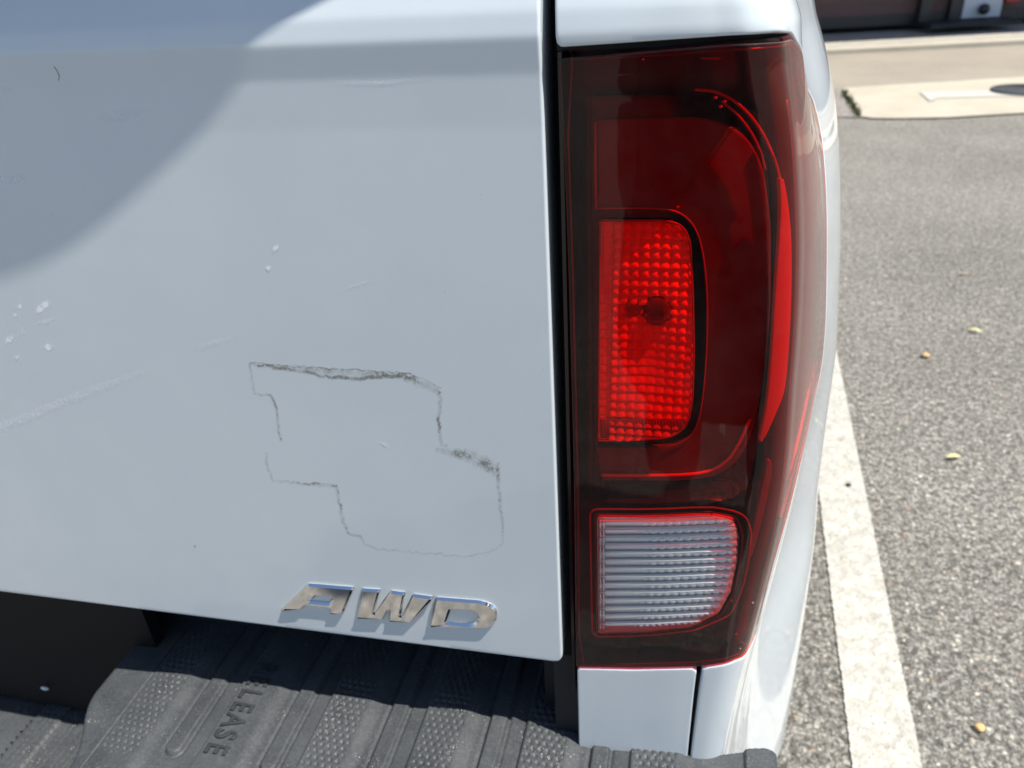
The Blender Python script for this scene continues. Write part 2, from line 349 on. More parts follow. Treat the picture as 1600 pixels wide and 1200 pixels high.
xa, _ = onwall(1429, 50, WALL - .1); xb, _ = onwall(1446, 50, WALL - .1)
dp = strip('downpipe', WALL - .16, WALL - .02, .105, 3.25, blackm, bld, x0=xa, x1=xb)
xa, _ = onwall(1479, 30, WALL - .05); xb, _ = onwall(1498, 30, WALL - .05); strip('door_post', WALL - .1, WALL - .005, .105, 3.25, blackm, bld, x0=xa, x1=xb)
xc, zd0 = onwall(1498, 42, WALL - .1); xd, _ = onwall(1559, 30, WALL - .1); print('door', xc, xd, zd0)
door = strip('door', WALL - .12, WALL - .03, max(zd0, .15), 2.3, panelm, bld, x0=xc, x1=xd)
kp = (xc + xd) / 2; bm = bmesh.new(); base = np.array(K0[0]); L = np.linalg.norm(np.array(K0[1]) - base); q = base + kd * ((kp + 12) / 28 * L) + kn * (WALL - .17)
bmesh.ops.create_uvsphere(bm, u_segments=16, v_segments=10, radius=.06, matrix=Matrix.Translation((q[0], q[1], max(zd0, .15) + .09))); bm_obj('door_stop', bm, blackm, door)
xe, _ = onwall(1450, 50, WALL - .5); xf, zs1 = onwall(1594, 38, WALL - .5); print('step', zs1)
stp = strip('door_step', WALL - .55, WALL - .13, .106, min(max(zd0 - .02, .14), .24), M('blue_black_mat', (.012, .016, .022), .7), bld, x0=xe, x1=xf)
xg, zg = onwall(1568, 6, WALL - .1); print('red', xg, zg); bx_ = strip('wall_box', WALL - .16, WALL - .02, max(zg, .3), max(zg, .3) + .4, rustred, None, x0=xg, x1=xg + .14); tag(bx_, 'small red box beside the pale door on the brick wall', 'box')

# small things on the asphalt
def leaf(px, py, ang, ln, wd, mat, label, name='leaf'):
    a = atZ(px, py, .012); V = []; Fc = []
    for i in range(7):
        t = i / 6; wv_ = wd * math.sin(math.pi * min(1, t * .95 + .03)) + .0004; zz = .006 + .006 * math.sin(t * 3.1)
        for s_ in (-1, 0, 1):
            x, y = (t - .5) * ln, s_ * wv_; V.append((a[0] + x * math.cos(ang) - y * math.sin(ang), a[1] + x * math.sin(ang) + y * math.cos(ang), zz + (.002 if s_ else 0)))
    for i in range(6):
        for s_ in (0, 1): b = i * 3 + s_; Fc.append((b, b + 3, b + 4, b + 1))
    o = mesh(name, V, Fc, mat); tag(o, label, 'leaf', 'dry leaves fallen on the asphalt')
leaf(1524, 515, -.5, .045, .006, leafy, 'narrow yellow leaf on asphalt, the farther bright one')
leaf(1491, 712, .15, .036, .006, leafy, 'narrow yellow leaf on asphalt, nearest of the bright ones to the line')
leaf(1507, 426, .1, .05, .005, M('brown_leaf', (.32, .27, .18), .8), 'dull brown leaf lying farthest away on the asphalt')
def pebble(px, py, r, mat, label, z=.004, cat='pebble', squash=.6):
    a = atZ(px, py, z); bm = bmesh.new(); bmesh.ops.create_icosphere(bm, subdivisions=2, radius=r)
    for v in bm.verts: v.co *= 1 + .18 * math.sin(v.co.x * 900 + v.co.y * 700); v.co.z *= squash; v.co += Vector((a[0], a[1], z + r * squash * .8))
    tag(bm_obj('pebble', bm, mat, angle=None), label, cat)
pebble(1446, 557, .011, orange, 'orange pebble on the asphalt between the leaves')
pebble(1326, 758, .006, M('tar_black', (.02, .02, .02), .6), 'small black spot of tar on the white parking line', .006, 'tar spot', .3)
pebble(1530, 1139, .008, orange, 'small orange stone at the bottom right of the asphalt')

# ------------------------------------------------------------------ pickup truck: the body surface
truck = empty('pickup_truck', (0, 0.6, 0)); tag(truck, 'white pickup truck parked beside the line, seen close at its tail', 'truck')
truck.location = (0, 0, 0)
def smooth(a, b, x): t = np.clip((x - a) / (b - a), 0, 1); return t * t * (3 - 2 * t)
K1z = np.array([(.30, .886), (.42, .886), (.56, .888), (.65, .893), (.704, .898), (.752, .902), (.807, .906), (.863, .906), (.905, .903), (.962, .900), (1.014, .895), (1.043, .890), (1.067, .886), (1.12, .872), (1.2, .850), (1.25, .84)])
Y2, Y3 = .125, .23      # how far round the corner the lens ends and the body turns out of sight
def ktab(px, y, lo, hi):
    p = np.array([atY(a, b, y)[[2, 0]] for a, b in px]); p = p[np.argsort(p[:, 0])]; return np.vstack([[.20, p[0, 1] + lo], p, [1.25, p[-1, 1] + hi]])
K2z = ktab([(1238, 61), (1263, 133), (1282, 200), (1290, 283), (1293, 333), (1292, 420), (1291, 500), (1280, 600), (1256, 700), (1232, 800), (1208, 883), (1188, 965), (1176, 1060)], Y2, .0, -.03)
K3z = ktab([(1262, 0), (1290, 90), (1305, 160), (1312, 260), (1313, 400), (1305, 560), (1283, 700), (1268, 800), (1258, 900), (1243, 1000), (1227, 1100), (1213, 1175)], Y3, .0, -.035)
def lut(t, z):
    zz = np.linspace(.2, 1.25, 440); v = np.interp(zz, t[:, 0], t[:, 1]); k = np.hanning(33); k /= k.sum(); v = np.convolve(np.pad(v, 16, 'edge'), k, 'valid'); return np.interp(z, zz, v)
U = np.array([-.02, .06, .100, .118, .130, .144, .252, .359, .62, .98, 1.9])
def prof(z):
    """outward displacement of the rear face with height (character line at z = 1.121)"""
    z = np.asarray(z, float)
    zz = np.linspace(.3, 1.26, 1200)
    a = np.interp(zz, [.3, .64, .80, 1.02, 1.075, 1.102, 1.1205, 1.132, 1.20, 1.26], [.003, .0006, .0, .0, 0.0001, .0007, .0026, .0008, -.022, -.046])
    k = np.hanning(9); k /= k.sum(); a = np.convolve(np.pad(a, 4, 'edge'), k, 'valid'); return np.interp(z, zz, a)
def section(u, z):
    z = np.asarray(z, float); u = np.asarray(u, float)
    x1, x2, x3 = lut(K1z, z), lut(K2z, z), lut(K3z, z)
    X = np.stack([np.full_like(z, .748), .775 + .36 * (x1 - .775), .775 + .70 * (x1 - .775), x1 - .0115, x1 - .001, x1 + .0050, x2, x3, x3 + .012, x3 + .016, x3 + .010], -1)
    Yv = np.stack([0 * z, 0 * z + .0003, 0 * z + .0010, 0 * z + .0028, 0 * z + .0085, 0 * z + .0200, 0 * z + Y2, 0 * z + Y3, 0 * z + .49, 0 * z + .85, 0 * z + 1.77], -1)
    def herm(V):
        n_ = len(U); m = np.empty_like(V)
        for i in range(n_):
            if i == 0: m[..., 0] = (V[..., 1] - V[..., 0]) / (U[1] - U[0])
            elif i == n_ - 1: m[..., i] = (V[..., i] - V[..., i - 1]) / (U[i] - U[i - 1])
            else:
                h0, h1 = U[i] - U[i - 1], U[i + 1] - U[i]; d0, d1 = (V[..., i] - V[..., i - 1]) / h0, (V[..., i + 1] - V[..., i]) / h1
                m[..., i] = (d0 * h1 + d1 * h0) / (h0 + h1)
        i = np.clip(np.searchsorted(U, u, side='right') - 1, 0, n_ - 2); h = U[i + 1] - U[i]; t = (u - U[i]) / h
        g_ = lambda A_, ii: np.take_along_axis(A_, ii[..., None], -1)[..., 0]
        a, b, ma, mb = g_(V, i), g_(V, i + 1), g_(m, i) * h, g_(m, i + 1) * h
        return (2 * t ** 3 - 3 * t ** 2 + 1) * a + (t ** 3 - 2 * t ** 2 + t) * ma + (-2 * t ** 3 + 3 * t ** 2) * b + (t ** 3 - t ** 2) * mb
    return herm(X), herm(Yv)
def surf(u, z, off=0.0, with_prof=True):
    u, z = np.broadcast_arrays(np.asarray(u, float), np.asarray(z, float)); e = 1e-4
    x, y = section(u, z); xa_, ya_ = section(u + e, z); xb_, yb_ = section(u - e, z)
    tx, ty = xa_ - xb_, ya_ - yb_; l = np.hypot(tx, ty); nx, ny = ty / l, -tx / l
    d = (prof(z) if with_prof else 0) + off
    return np.stack([x + nx * d, y + ny * d, z], -1)
def surf_n(u, z):
    e = 5e-4; du = surf(u + e, z) - surf(u - e, z); dz = surf(u, z + e) - surf(u, z - e); nn = np.cross(du, dz); return nn / np.linalg.norm(nn, axis=-1, keepdims=True)
# picking (u, z) of a pixel on that surface
gu = np.linspace(-.02, .60, 311); gzz = np.linspace(.30, 1.24, 236); GU, GZ = np.meshgrid(gu, gzz, indexing='ij'); GP = surf(GU, GZ)
_v = [Vector(p) for p in GP.reshape(-1, 3).tolist()]; _m = len(gzz)
_f = [(i * _m + j, i * _m + j + 1, (i + 1) * _m + j + 1, (i + 1) * _m + j) for i in range(len(gu) - 1) for j in range(_m - 1)]
bvh = BVHTree.FromPolygons(_v, _f)
def pick(px, py):
    d = Vector(ray(px, py).tolist()).normalized(); h, nn, idx, _ = bvh.ray_cast(Vector(CAM.tolist()), d)
    if h is None: return None
    i, j = divmod(idx, _m - 1); a = GP[i, j]; du = GP[i + 1, j] - a; dz = GP[i, j + 1] - a; q = np.array(h) - a
    A_ = np.stack([du, dz], 1); s_, *_ = np.linalg.lstsq(A_, q, rcond=None); return np.array([gu[i] + s_[0] * (gu[1] - gu[0]), gzz[j] + s_[1] * (gzz[1] - gzz[0])])

# polygon signed distance and marching fill of a region on a parametric surface, with a rolled edge
def sdf(P, poly):
    A_ = poly; B_ = np.roll(poly, -1, 0); d = np.full(len(P), 1e9); ins = np.zeros(len(P), bool)
    for a, b in zip(A_, B_):
        ab = b - a; ap = P - a; t = np.clip((ap @ ab) / max(ab @ ab, 1e-18), 0, 1); d = np.minimum(d, np.hypot(*(ap - t[:, None] * ab).T))
        c1 = (a[1] <= P[:, 1]) & (b[1] > P[:, 1]); c2 = (a[1] > P[:, 1]) & (b[1] <= P[:, 1]); cr_ = ab[0] * ap[:, 1] - ab[1] * ap[:, 0]
        ins ^= (c1 & (cr_ > 0)) | (c2 & (cr_ < 0))
    return np.where(ins, d, -d)
def region(name, fs, poly, step, mat, parent, roll=.0015, depth=.012, us=None, vs=None, fn=None):
    poly = np.array(poly, float); lo, hi = poly.min(0) - step, poly.max(0) + step
    us = np.arange(lo[0], hi[0] + step, step) if us is None else us; vs = np.arange(lo[1], hi[1] + step, step) if vs is None else vs
    A_, B_ = np.meshgrid(us, vs, indexing='ij'); S = sdf(np.stack([A_.ravel(), B_.ravel()], 1), poly).reshape(A_.shape) - roll
    S = np.where(np.abs(S) < 1e-7, 1e-7, S)
    uv = []; idx = {}; faces = []; bedges = []
    def vg(i, j):
        k = (0, i, j)
        if k not in idx: idx[k] = len(uv); uv.append((us[i], vs[j]))
        return idx[k]
    def ve(i, j, k_, l_):
        k = (1,) + ((i, j, k_, l_) if (i, j) < (k_, l_) else (k_, l_, i, j))
        if k not in idx:
            a, b = S[i, j], S[k_, l_]; t = min(max(a / (a - b), .001), .999); idx[k] = len(uv); uv.append((us[i] + t * (us[k_] - us[i]), vs[j] + t * (vs[l_] - vs[j])))
        return idx[k]
    for i in range(len(us) - 1):
        for j in range(len(vs) - 1):
            cs = [(i, j), (i + 1, j), (i + 1, j + 1), (i, j + 1)]; sg = [S[c_] > 0 for c_ in cs]
            if not any(sg): continue
            f = []; cut = []
            for k in range(4):
                a, b = cs[k], cs[(k + 1) % 4]
                if sg[k]: f.append(vg(*a))
                if sg[k] != sg[(k + 1) % 4]: q = ve(*a, *b); f.append(q); cut.append((q, sg[k]))
            faces.append(tuple(f))
            if len(cut) == 2:
                o_, i_ = (cut[0][0], cut[1][0]) if cut[0][1] else (cut[1][0], cut[0][0])
                bedges.append((o_, i_))
    uv = np.array(uv); V = fs(uv[:, 0], uv[:, 1]); NN = fn(uv[:, 0], uv[:, 1])
    V = list(V)
    bset = sorted({a for e_ in bedges for a in e_}); e = 3e-4
    bp = uv[bset]; gx = (sdf(bp + [e, 0], poly) - sdf(bp - [e, 0], poly)); gy = (sdf(bp + [0, e], poly) - sdf(bp - [0, e], poly)); gl = np.hypot(gx, gy) + 1e-12; gx /= gl; gy /= gl
    out3 = fs(bp[:, 0] - gx * e, bp[:, 1] - gy * e) - fs(bp[:, 0], bp[:, 1]); out3 /= np.linalg.norm(out3, axis=1, keepdims=True); nb = NN[bset]; base = fs(bp[:, 0], bp[:, 1])
    rings = [{b: b for b in bset}]; NR = 4 if roll > 0 else 0
    for k in range(1, NR + 1):
        th = k / NR * math.pi / 2; Q = base + out3 * roll * math.sin(th) - nb * roll * (1 - math.cos(th)); m = {}
        for b, q in zip(bset, Q): m[b] = len(V); V.append(q)
        rings.append(m)
    Q = base + out3 * roll - nb * (roll + depth); m = {}
    for b, q in zip(bset, Q): m[b] = len(V); V.append(q)
    rings.append(m)
    for r0, r1 in zip(rings[:-1], rings[1:]):
        for a, b in bedges: faces.append((r0[a], r1[a], r1[b], r0[b]))
    o = mesh(name, V, faces, mat, parent); bm = bmesh.new(); bm.from_mesh(o.data); bmesh.ops.recalc_face_normals(bm, faces=bm.faces)
    f0 = max(bm.faces, key=lambda f: f.calc_area())
    cvec = Vector((.4, 1.0, .9)) - f0.calc_center_median()
    if f0.normal.dot(cvec) > 0: bmesh.ops.reverse_faces(bm, faces=bm.faces)
    bm.to_mesh(o.data); bm.free(); return o

fS = lambda u, z: surf(u, z); fN = lambda u, z: surf_n(u, z)
def P2(*l): return [pick(*p) for p in l]
# --- tail light outline in (u, z)
lens_right = P2((1238, 61), (1263, 133), (1282, 200), (1290, 283), (1292, 340), (1292, 420), (1290, 500), (1280, 600), (1256, 700), (1232, 800), (1208, 883), (1190, 955))
lens_right = list(chaikin(np.array(lens_right), 2, closed=False))
print('lens right', [None if p is None else p.round(3).tolist() for p in lens_right])
corner = P2((1182, 990), (1172, 1012), (1150, 1030), (1120, 1038), (1090, 1042)); lb = P2((1000, 1044), (900, 1043)); tl = P2((875, 93), (1050, 78), (1140, 70))
lens_poly = np.array([p for p in tl + lens_right + corner + lb if p is not None]); 
lens_poly = np.array(lens_poly)
# body side panel (C-shaped): above, right of and below the lens
def offs(p, d):  # grow a polygon outward
    p = np.array(p); q = np.roll(p, -1, 0); r = np.roll(p, 1, 0); t = q - r; nn = np.stack([t[:, 1], -t[:, 0]], 1); nn /= np.linalg.norm(nn, axis=1, keepdims=True) + 1e-12
    area = np.sum(p[:, 0] * q[:, 1] - q[:, 0] * p[:, 1]); return p + nn * d * (1 if area > 0 else -1)
def dens(p, n=4):
    p = np.array(p); q = np.roll(p, -1, 0); return np.concatenate([np.stack([p + (q - p) * k / n for k in range(n)], 1).reshape(-1, 2)])
top_e = P2((870, 75), (960, 69), (1060, 62), (1150, 56), (1215, 51)); seam_x = pick(1095, 1044)
ub = lens_right[1:]  # right boundary shared by panel, 1.5 mm gap
panel_inner = [np.array([p[0], p[1]]) for p in top_e]
ri = [p + np.array([.0012, .0]) for p in lens_right]
ri[0] = pick(1238, 52) ; ri[1] = ri[1] + np.array([.0006, 0])
ci = [p + np.array([.0010, -.0016]) for p in corner]
u0 = top_e[0][0]
bu = pick(1096, 1047)[0]; bz = pick(1096, 1047)[1]
side_u1 = .90
panel_poly = panel_inner + ri + ci + [np.array([bu, bz]), np.array([pick(1094, 1175)[0], .27]), np.array([side_u1, .27]), np.array([side_u1, 1.235]), np.array([u0, 1.235])]
us = np.concatenate([np.arange(-.03, .4399, .0022), np.arange(.442, .92, .02)])
panel_poly = roundpoly(panel_poly, [.004] + [.0] * (len(panel_inner) - 1) + [.003] + [0] * (len(ri) - 1 + len(ci)) + [.003, 0, 0, 0, 0])
bedside = region('bed_side', fS, panel_poly, .0022, paint, truck, roll=.0014, depth=.012, us=us, fn=fN)
# lower left corner panel
cp = [pick(902, 1045), pick(990, 1047), pick(1090, 1045), pick(1088, 1100)]
cl_u = pick(905, 1120)[0]; cr_u = pick(1088, 1120)[0]
cpoly = roundpoly([cp[0], cp[1], cp[2], np.array([cr_u, .52]), np.array([cl_u, .52])], [.0015, 0, .004, 0, 0])
region('corner_panel', fS, cpoly, .0022, paint, truck, roll=.0011, depth=.012, fn=fN)
# dark backing behind gaps
def backing(name, ua, ub_, za, zb, off, mat, parent):
    A_, B_ = np.meshgrid(np.linspace(ua, ub_, 50), np.linspace(za, zb, 60), indexing='ij'); return grid_mesh(name, surf(A_, B_, off), mat, parent, flip=True)
backing('inner_panel', -.02, .45, .40, .655, -.010, dark_void, truck)
backing('inner_panel', .0, .30, 1.112, 1.22, -.010, dark_void, truck)
# simple front continuation: bed rail, inner bed wall, bed floor
box('bed_rail', .72, .868, .03, 1.7, 1.20, 1.236, dark_plastic, truck, .006)
box('bed_wall', .70, .72, .03, 1.7, .70, 1.23, dark_plastic, truck)
box('bed_floor', -.70, .70, .06, 1.7, .66, .70, dark_plastic, truck)
# jamb (gap between tailgate and lamp) and sill behind the bumper
box('jamb', .735, .7655, .03, .06, .56, 1.235, dark_void, truck)
box('sill', -.8, .80, .085, .12, .42, .70, dark_plastic, truck, .003)
# rear wheel under the bed side
wheel = empty('wheel', (.80, 1.05, .38), truck)
def lathe(name, prof_, mat, parent, c, seg=48):
    V = []; Fc = []
    for i in range(seg):
        a = 2 * math.pi * i / seg
        for (r, x) in prof_: V.append((x, r * math.cos(a), r * math.sin(a)))
    k = len(prof_)
    for i in range(seg):
        for j in range(k - 1): a = i * k + j; b = ((i + 1) % seg) * k + j; Fc.append((a, a + 1, b + 1, b))
    return mesh(name, V, Fc, mat, parent, angle=40)
lathe('tyre', [(.23, -.11), (.33, -.12), (.375, -.10), (.38, 0), (.375, .10), (.33, .12), (.23, .11)], rubber, wheel, None)
lathe('rim', [(.235, .11), (.225, .08), (.20, .02), (.06, .05), (.05, .08), (.0, .082)], steel, wheel, None)
pts = [(.990, 1.05 + .47 * math.cos(a), .40 + .47 * math.sin(a)) for a in np.linspace(0, math.pi, 30)]
tube('wheel_arch_trim', pts, .006, dark_plastic, truck)
box('side_skirt', .90, .94, .30, .55, .26, .34, dark_plastic, truck, .01)

# ------------------------------------------------------------------ tailgate
def fT(x, z): x, z = np.broadcast_arrays(np.asarray(x, float), np.asarray(z, float)); return np.stack([x, -prof(z) + .0025 * ((x - .757) / .757) ** 2 * 0, z], -1)
def fTN(x, z): e = 5e-4; nn = np.stack([0 * x, -np.ones_like(x), -(prof(z + e) - prof(z - e)) / (2 * e)], -1); return nn / np.linalg.norm(nn, axis=-1, keepdims=True)
r1 = atY(843, 0); r2 = atY(878, 1040); zb0 = atY(0, 928, -.003)[2]; zb1 = atY(866, 1039, -.003)[2]; xb0 = atY(0, 928, -.003)[0]
kz = (zb1 - zb0) / (r2[0] - xb0)
tp = roundpoly([(.7575, zb1 + .0005), (.7568, 1.232), (-.757, 1.232), (-.757, zb0 - .004), (xb0, zb0)], [.008, .01, .01, .008, 0])
uT = np.concatenate([np.arange(-.80, .3799, .02), np.arange(.38, .77, .0025)]); vT = np.concatenate([np.arange(.62, 1.0599, .004), np.arange(1.06, 1.1499, .0016), np.arange(1.15, 1.25, .004)])
tg = region('tailgate', fT, tp, .003, paint, truck, roll=.0018, depth=.030, us=uT, vs=vT, fn=fTN)
box('tailgate_inner', -.74, .738, .033, .062, .66, 1.225, dark_plastic, truck)

# AWD badge letters
O4 = lambda l, s=4.444, ox=430, oy=900: [tuple(atY(ox + x / s, oy + y / s, -.002)[[0, 2]]) for x, y in l]
mm = .001
Aout = roundpoly(O4([(40, 232), (225, 55), (548, 82), (468, 268), (372, 260), (378, 222), (212, 206), (180, 236)]), .0012, 3)
Ain = roundpoly(O4([(236, 176), (290, 136), (394, 142), (380, 190)]), .0008, 3)
Wout = roundpoly(O4([(600, 90), (730, 98), (688, 255), (800, 105), (904, 118), (872, 275), (955, 128), (1098, 148), (945, 327), (783, 312), (792, 232), (748, 305), (560, 290)]), .0010, 3)
Dout = roundpoly(O4([(1112, 150), (1440, 176), (1532, 215), (1545, 290), (1500, 368), (1068, 350)]), [.0010, .006, .006, .007, .008, .001], 6)
Din = roundpoly(O4([(1218, 232), (1375, 240), (1412, 275), (1395, 322), (1340, 338), (1185, 322)]), [.0008, .003, .003, .003, .003, .0008], 4)
for lp in ([Aout, Ain], [Wout], [Dout, Din]):
    curve_plate('letter', lp, -.0031, .0004, .0018, chrome, tg, bres=0, sharp=18)

# residue of a removed sticker: strips of dirt lying on the paint
resid = M('adhesive_residue', (.27, .265, .24), .8); n = N(resid)
atn = n.new('ShaderNodeAttribute'); atn.attribute_name = 'dens'
ed = n.vor(330, 'Distance', 'DISTANCE_TO_EDGE'); nlow = n.noise(260, 5, .75, dist=.6); D_ = atn.outputs['Fac']
crk = n.math('MULTIPLY', n.math('LESS_THAN', ed, n.math('MULTIPLY', D_, .30)), n.math('GREATER_THAN', n.math('ADD', nlow, n.math('MULTIPLY', D_, .55)), .72))
n.L(n.mix(crk, n.ramp(n.noise(200, 4), [(.35, (.50, .50, .46)), (.65, (.36, .355, .32))]), n.ramp(n.noise(300, 3), [(.4, (.34, .33, .295)), (.65, (.19, .18, .155))])), n.b.inputs['Base Color'])
filmn = n.ramp(n.noise(330, 5, .75), [(.42, .25), (.62, 1.)])
fc = n.math('MINIMUM', n.math('MAXIMUM', n.math('MULTIPLY', crk, n.math('MINIMUM', n.math('MULTIPLY', D_, 1.25), .62)), n.math('MULTIPLY', n.math('MULTIPLY', D_, .95), filmn)), 1.0)
tr = n.new('ShaderNodeBsdfTransparent'); mx = n.new('ShaderNodeMixShader'); n.L(fc, mx.inputs[0]); n.L(tr.outputs[0], mx.inputs[1]); n.L(n.b.outputs[0], mx.inputs[2]); n.L(mx.outputs[0], n.t.nodes['Material Output'].inputs[0])
def decal_strip(name, pts, mat, parent, off=.0004, across=7, rough_=0.0):
    """pts: (px, py, width_up, width_down, density) on the tailgate plane; density falls to zero at both sides"""
    p = np.array(pts, float); q = []
    for a, b in zip(p[:-1], p[1:]):
        k = max(2, int(np.hypot(*(b - a)[:2]) / 5)); q += [a + (b - a) * i / k for i in range(k)]
    q.append(p[-1]); q = np.array(q); V = []; D = []; t = np.gradient(q[:, :2], axis=0); t /= np.linalg.norm(t, axis=1, keepdims=True) + 1e-9
    nq = len(q); mod = np.interp(np.arange(nq), np.arange(0, nq + 3, 3), 1 - rough_ + rough_ * 1.5 * rng.random(len(np.arange(0, nq + 3, 3))))
    for r, tt_, md_ in zip(q, t, mod):
        nn = np.array([-tt_[1], tt_[0]]); jit = rng.normal() * (.5 + .7 * rough_)
        for k in range(across):
            s_ = k / (across - 1) * 2 - 1; d_ = (s_ * r[3] if s_ > 0 else s_ * r[2]); pt = atY(r[0] + nn[0] * (d_ + jit), r[1] + nn[1] * (d_ + jit), 0)
            V.append((pt[0], -prof(pt[2]) - off, pt[2])); D.append(r[4] * md_ * (1 - abs(s_) ** 2))
    Fc = [(i * across + k, i * across + k + 1, (i + 1) * across + k + 1, (i + 1) * across + k) for i in range(len(q) - 1) for k in range(across - 1)]
    o = mesh(name, V, Fc, mat, parent); at_ = o.data.attributes.new('dens', 'FLOAT', 'POINT'); at_.data.foreach_set('value', np.array(D, np.float32)); return o
stripdata = [
 [(389, 568, 3, 3, .50), (425, 571, 2, 6, .50), (470, 573, 2, 12, .42), (520, 577, 2, 14, .42), (560, 581, 2, 15, .42), (600, 582, 3, 12, .46), (630, 584, 3, 9, .52), (655, 594, 3, 11, .48), (680, 606, 3, 12, .44), (688, 614, 3, 7, .4)], [(389, 567, 1.5, 1.5, .62), (470, 573, 1.5, 1.5, .56), (560, 578, 1.5, 1.5, .5), (640, 584, 1.5, 1.5, .62), (690, 606, 1.5, 1.5, .5)],
 [(425, 571, 0, 7, .62), (470, 579, 2, 4, .70), (505, 588, 3, 4, .72), (560, 590, 3, 5, .70), (600, 588, 3, 4, .72), (628, 586, 3, 4, .72), (650, 595, 3, 4, .66)],
 [(390, 567, 3, 3, .50), (397, 610, 3, 3, .42), (403, 616, 3, 3, .40), (424, 617, 3, 3, .5), (429, 626, 3, 3, .50), (435, 655, 3, 3, .48), (438, 690, 3, 3, .40)],
 [(416, 706, 3, 3, .25), (419, 735, 3, 3, .34), (428, 750, 3, 3, .38), (480, 756, 3, 3, .42), (500, 756, 3, 5, .46), (525, 760, 3, 5, .48), (530, 780, 3, 4, .46), (537, 815, 4, 4, .48), (543, 833, 3, 3, .5), (562, 838, 3, 3, .50), (570, 850, 3, 2, .36), (592, 858, 2, 2, .34), (640, 862, 2, 2, .32), (735, 869, 2, 2, .34), (765, 862, 2, 2, .32), (784, 850, 2, 2, .34)],
 [(688, 612, 5, 5, .50), (686, 645, 4, 4, .55), (687, 672, 4, 4, .58), (691, 695, 4, 4, .50), (700, 697, 3, 3, .36)],
 [(681, 702, 2, 6, .58), (705, 706, 8, 8, .58), (730, 712, 12, 11, .60), (755, 722, 13, 13, .60), (777, 738, 8, 10, .62)],
 [(778, 722, 3, 3, .5), (778, 745, 4, 4, .56), (780, 775, 4, 3, .52), (784, 800, 3, 3, .36), (786, 850, 2, 2, .30)],
]
for s_ in stripdata: decal_strip('sticker_residue', s_, resid, tg, off=.00006 + .00001 * stripdata.index(s_), rough_=.6)
scuff_reflm = M('white_scuff_and_reflection', (.90, .92, .94), .55); n = N(scuff_reflm); atn = n.new('ShaderNodeAttribute'); atn.attribute_name = 'dens'
fc = n.math('MINIMUM', n.math('MULTIPLY', n.math('MULTIPLY', atn.outputs['Fac'], 1.6), n.ramp(n.noise(160, 3), [(.3, .35), (.6, 1.)])), .95)
tr = n.new('ShaderNodeBsdfTransparent'); mx = n.new('ShaderNodeMixShader'); n.L(fc, mx.inputs[0]); n.L(tr.outputs[0], mx.inputs[1]); n.L(n.b.outputs[0], mx.inputs[2]); n.L(mx.outputs[0], n.t.nodes['Material Output'].inputs[0])
scuffs_and_reflections = [
 [(53, 492, 1, 1, 0), (62, 483, 5, 5, .9), (72, 474, 5, 5, .9), (79, 468, 1, 1, 0)], [(26, 482, 1, 1, 0), (31, 479, 4, 4, .8), (37, 477, 1, 1, 0)], [(19, 496, 1, 1, 0), (23, 492, 4, 4, .6), (26, 488, 1, 1, 0)],
 [(6, 540, 1, 1, 0), (14, 531, 5, 5, .8), (24, 521, 1, 1, 0)], [(65, 543, 1, 1, 0), (75, 543, 6, 6, .9), (86, 540, 1, 1, 0)], [(20, 556, 1, 1, 0), (27, 558, 4, 4, .7), (33, 560, 1, 1, 0)], [(30, 530, 1, 1, 0), (35, 520, 4, 4, .35), (38, 508, 1, 1, 0)],
 [(56, 505, 1, 1, 0), (70, 503, 3, 3, .35), (90, 495, 1, 1, 0)],
 [(426, 398, 1, 1, 0), (431, 388, 4, 4, .7), (436, 380, 1, 1, 0)], [(413, 421, 1, 1, 0), (419, 419, 4, 5, .75), (425, 417, 1, 1, 0)],
 [(0, 668, 6, 6, .28), (60, 645, 6, 6, .30), (120, 620, 6, 6, .26), (180, 598, 5, 5, .20), (230, 578, 4, 4, .06)], [(300, 548, 4, 4, 0), (335, 536, 4, 4, .18), (380, 521, 3, 3, 0)],  # long pale streaks: the parking line's reflection painted onto the panel
 [(530, 455, 3, 3, 0), (560, 445, 3, 3, .2), (590, 435, 2, 2, 0)], [(586, 688, 1, 1, 0), (600, 694, 2, 2, .35), (612, 702, 1, 1, 0)],
 [(0, 281, 5, 5, .35), (25, 280, 5, 5, .35), (44, 277, 3, 3, 0)], [(0, 139, 2, 2, .35), (26, 139, 2, 2, 0)], [(150, 185, 5, 5, 0), (190, 180, 8, 8, .14), (240, 170, 5, 5, 0)], [(500, 126, 2, 2, .0), (600, 128, 2, 2, .25), (690, 118, 2, 2, 0)],
]
for i, s_ in enumerate(scuffs_and_reflections):
    s_ = [(a, b, c_ * 1.35 + .3, d_ * 1.35 + .3, e_ * 1.2) for a, b, c_, d_, e_ in s_]
    decal_strip('scuff_and_reflection', s_, scuff_reflm, tg, off=.00006 + .00001 * i)
hairm = M('dark_scratch', (.12, .12, .12), .6)
pts = [atY(x, y, -.0045) for x, y in ((80, 105), (84, 112), (87, 120), (85, 127))]; 
for p_ in pts: p_[1] = -prof(p_[2]) - .0002
tube('scratch', pts, .00013, hairm, tg, sides=5)
pp = atY(304, 854, -.001); pebb = mesh('paint_chip', [(pp[0] + .0008 * math.cos(a), -prof(pp[2]) - .0006, pp[2] + .0008 * math.sin(a)) for a in np.linspace(0, 6.28, 9)[:-1]], [tuple(range(8))], hairm, tg)

# ------------------------------------------------------------------ tail light
tl_ = empty('tail_light', (0, 0, 0), truck); tl_['label'] = 'tall red wraparound tail light with a clear reversing window'
def px2(l, y): return [tuple(atY(a, b, y)[[0, 2]]) for a, b in l]
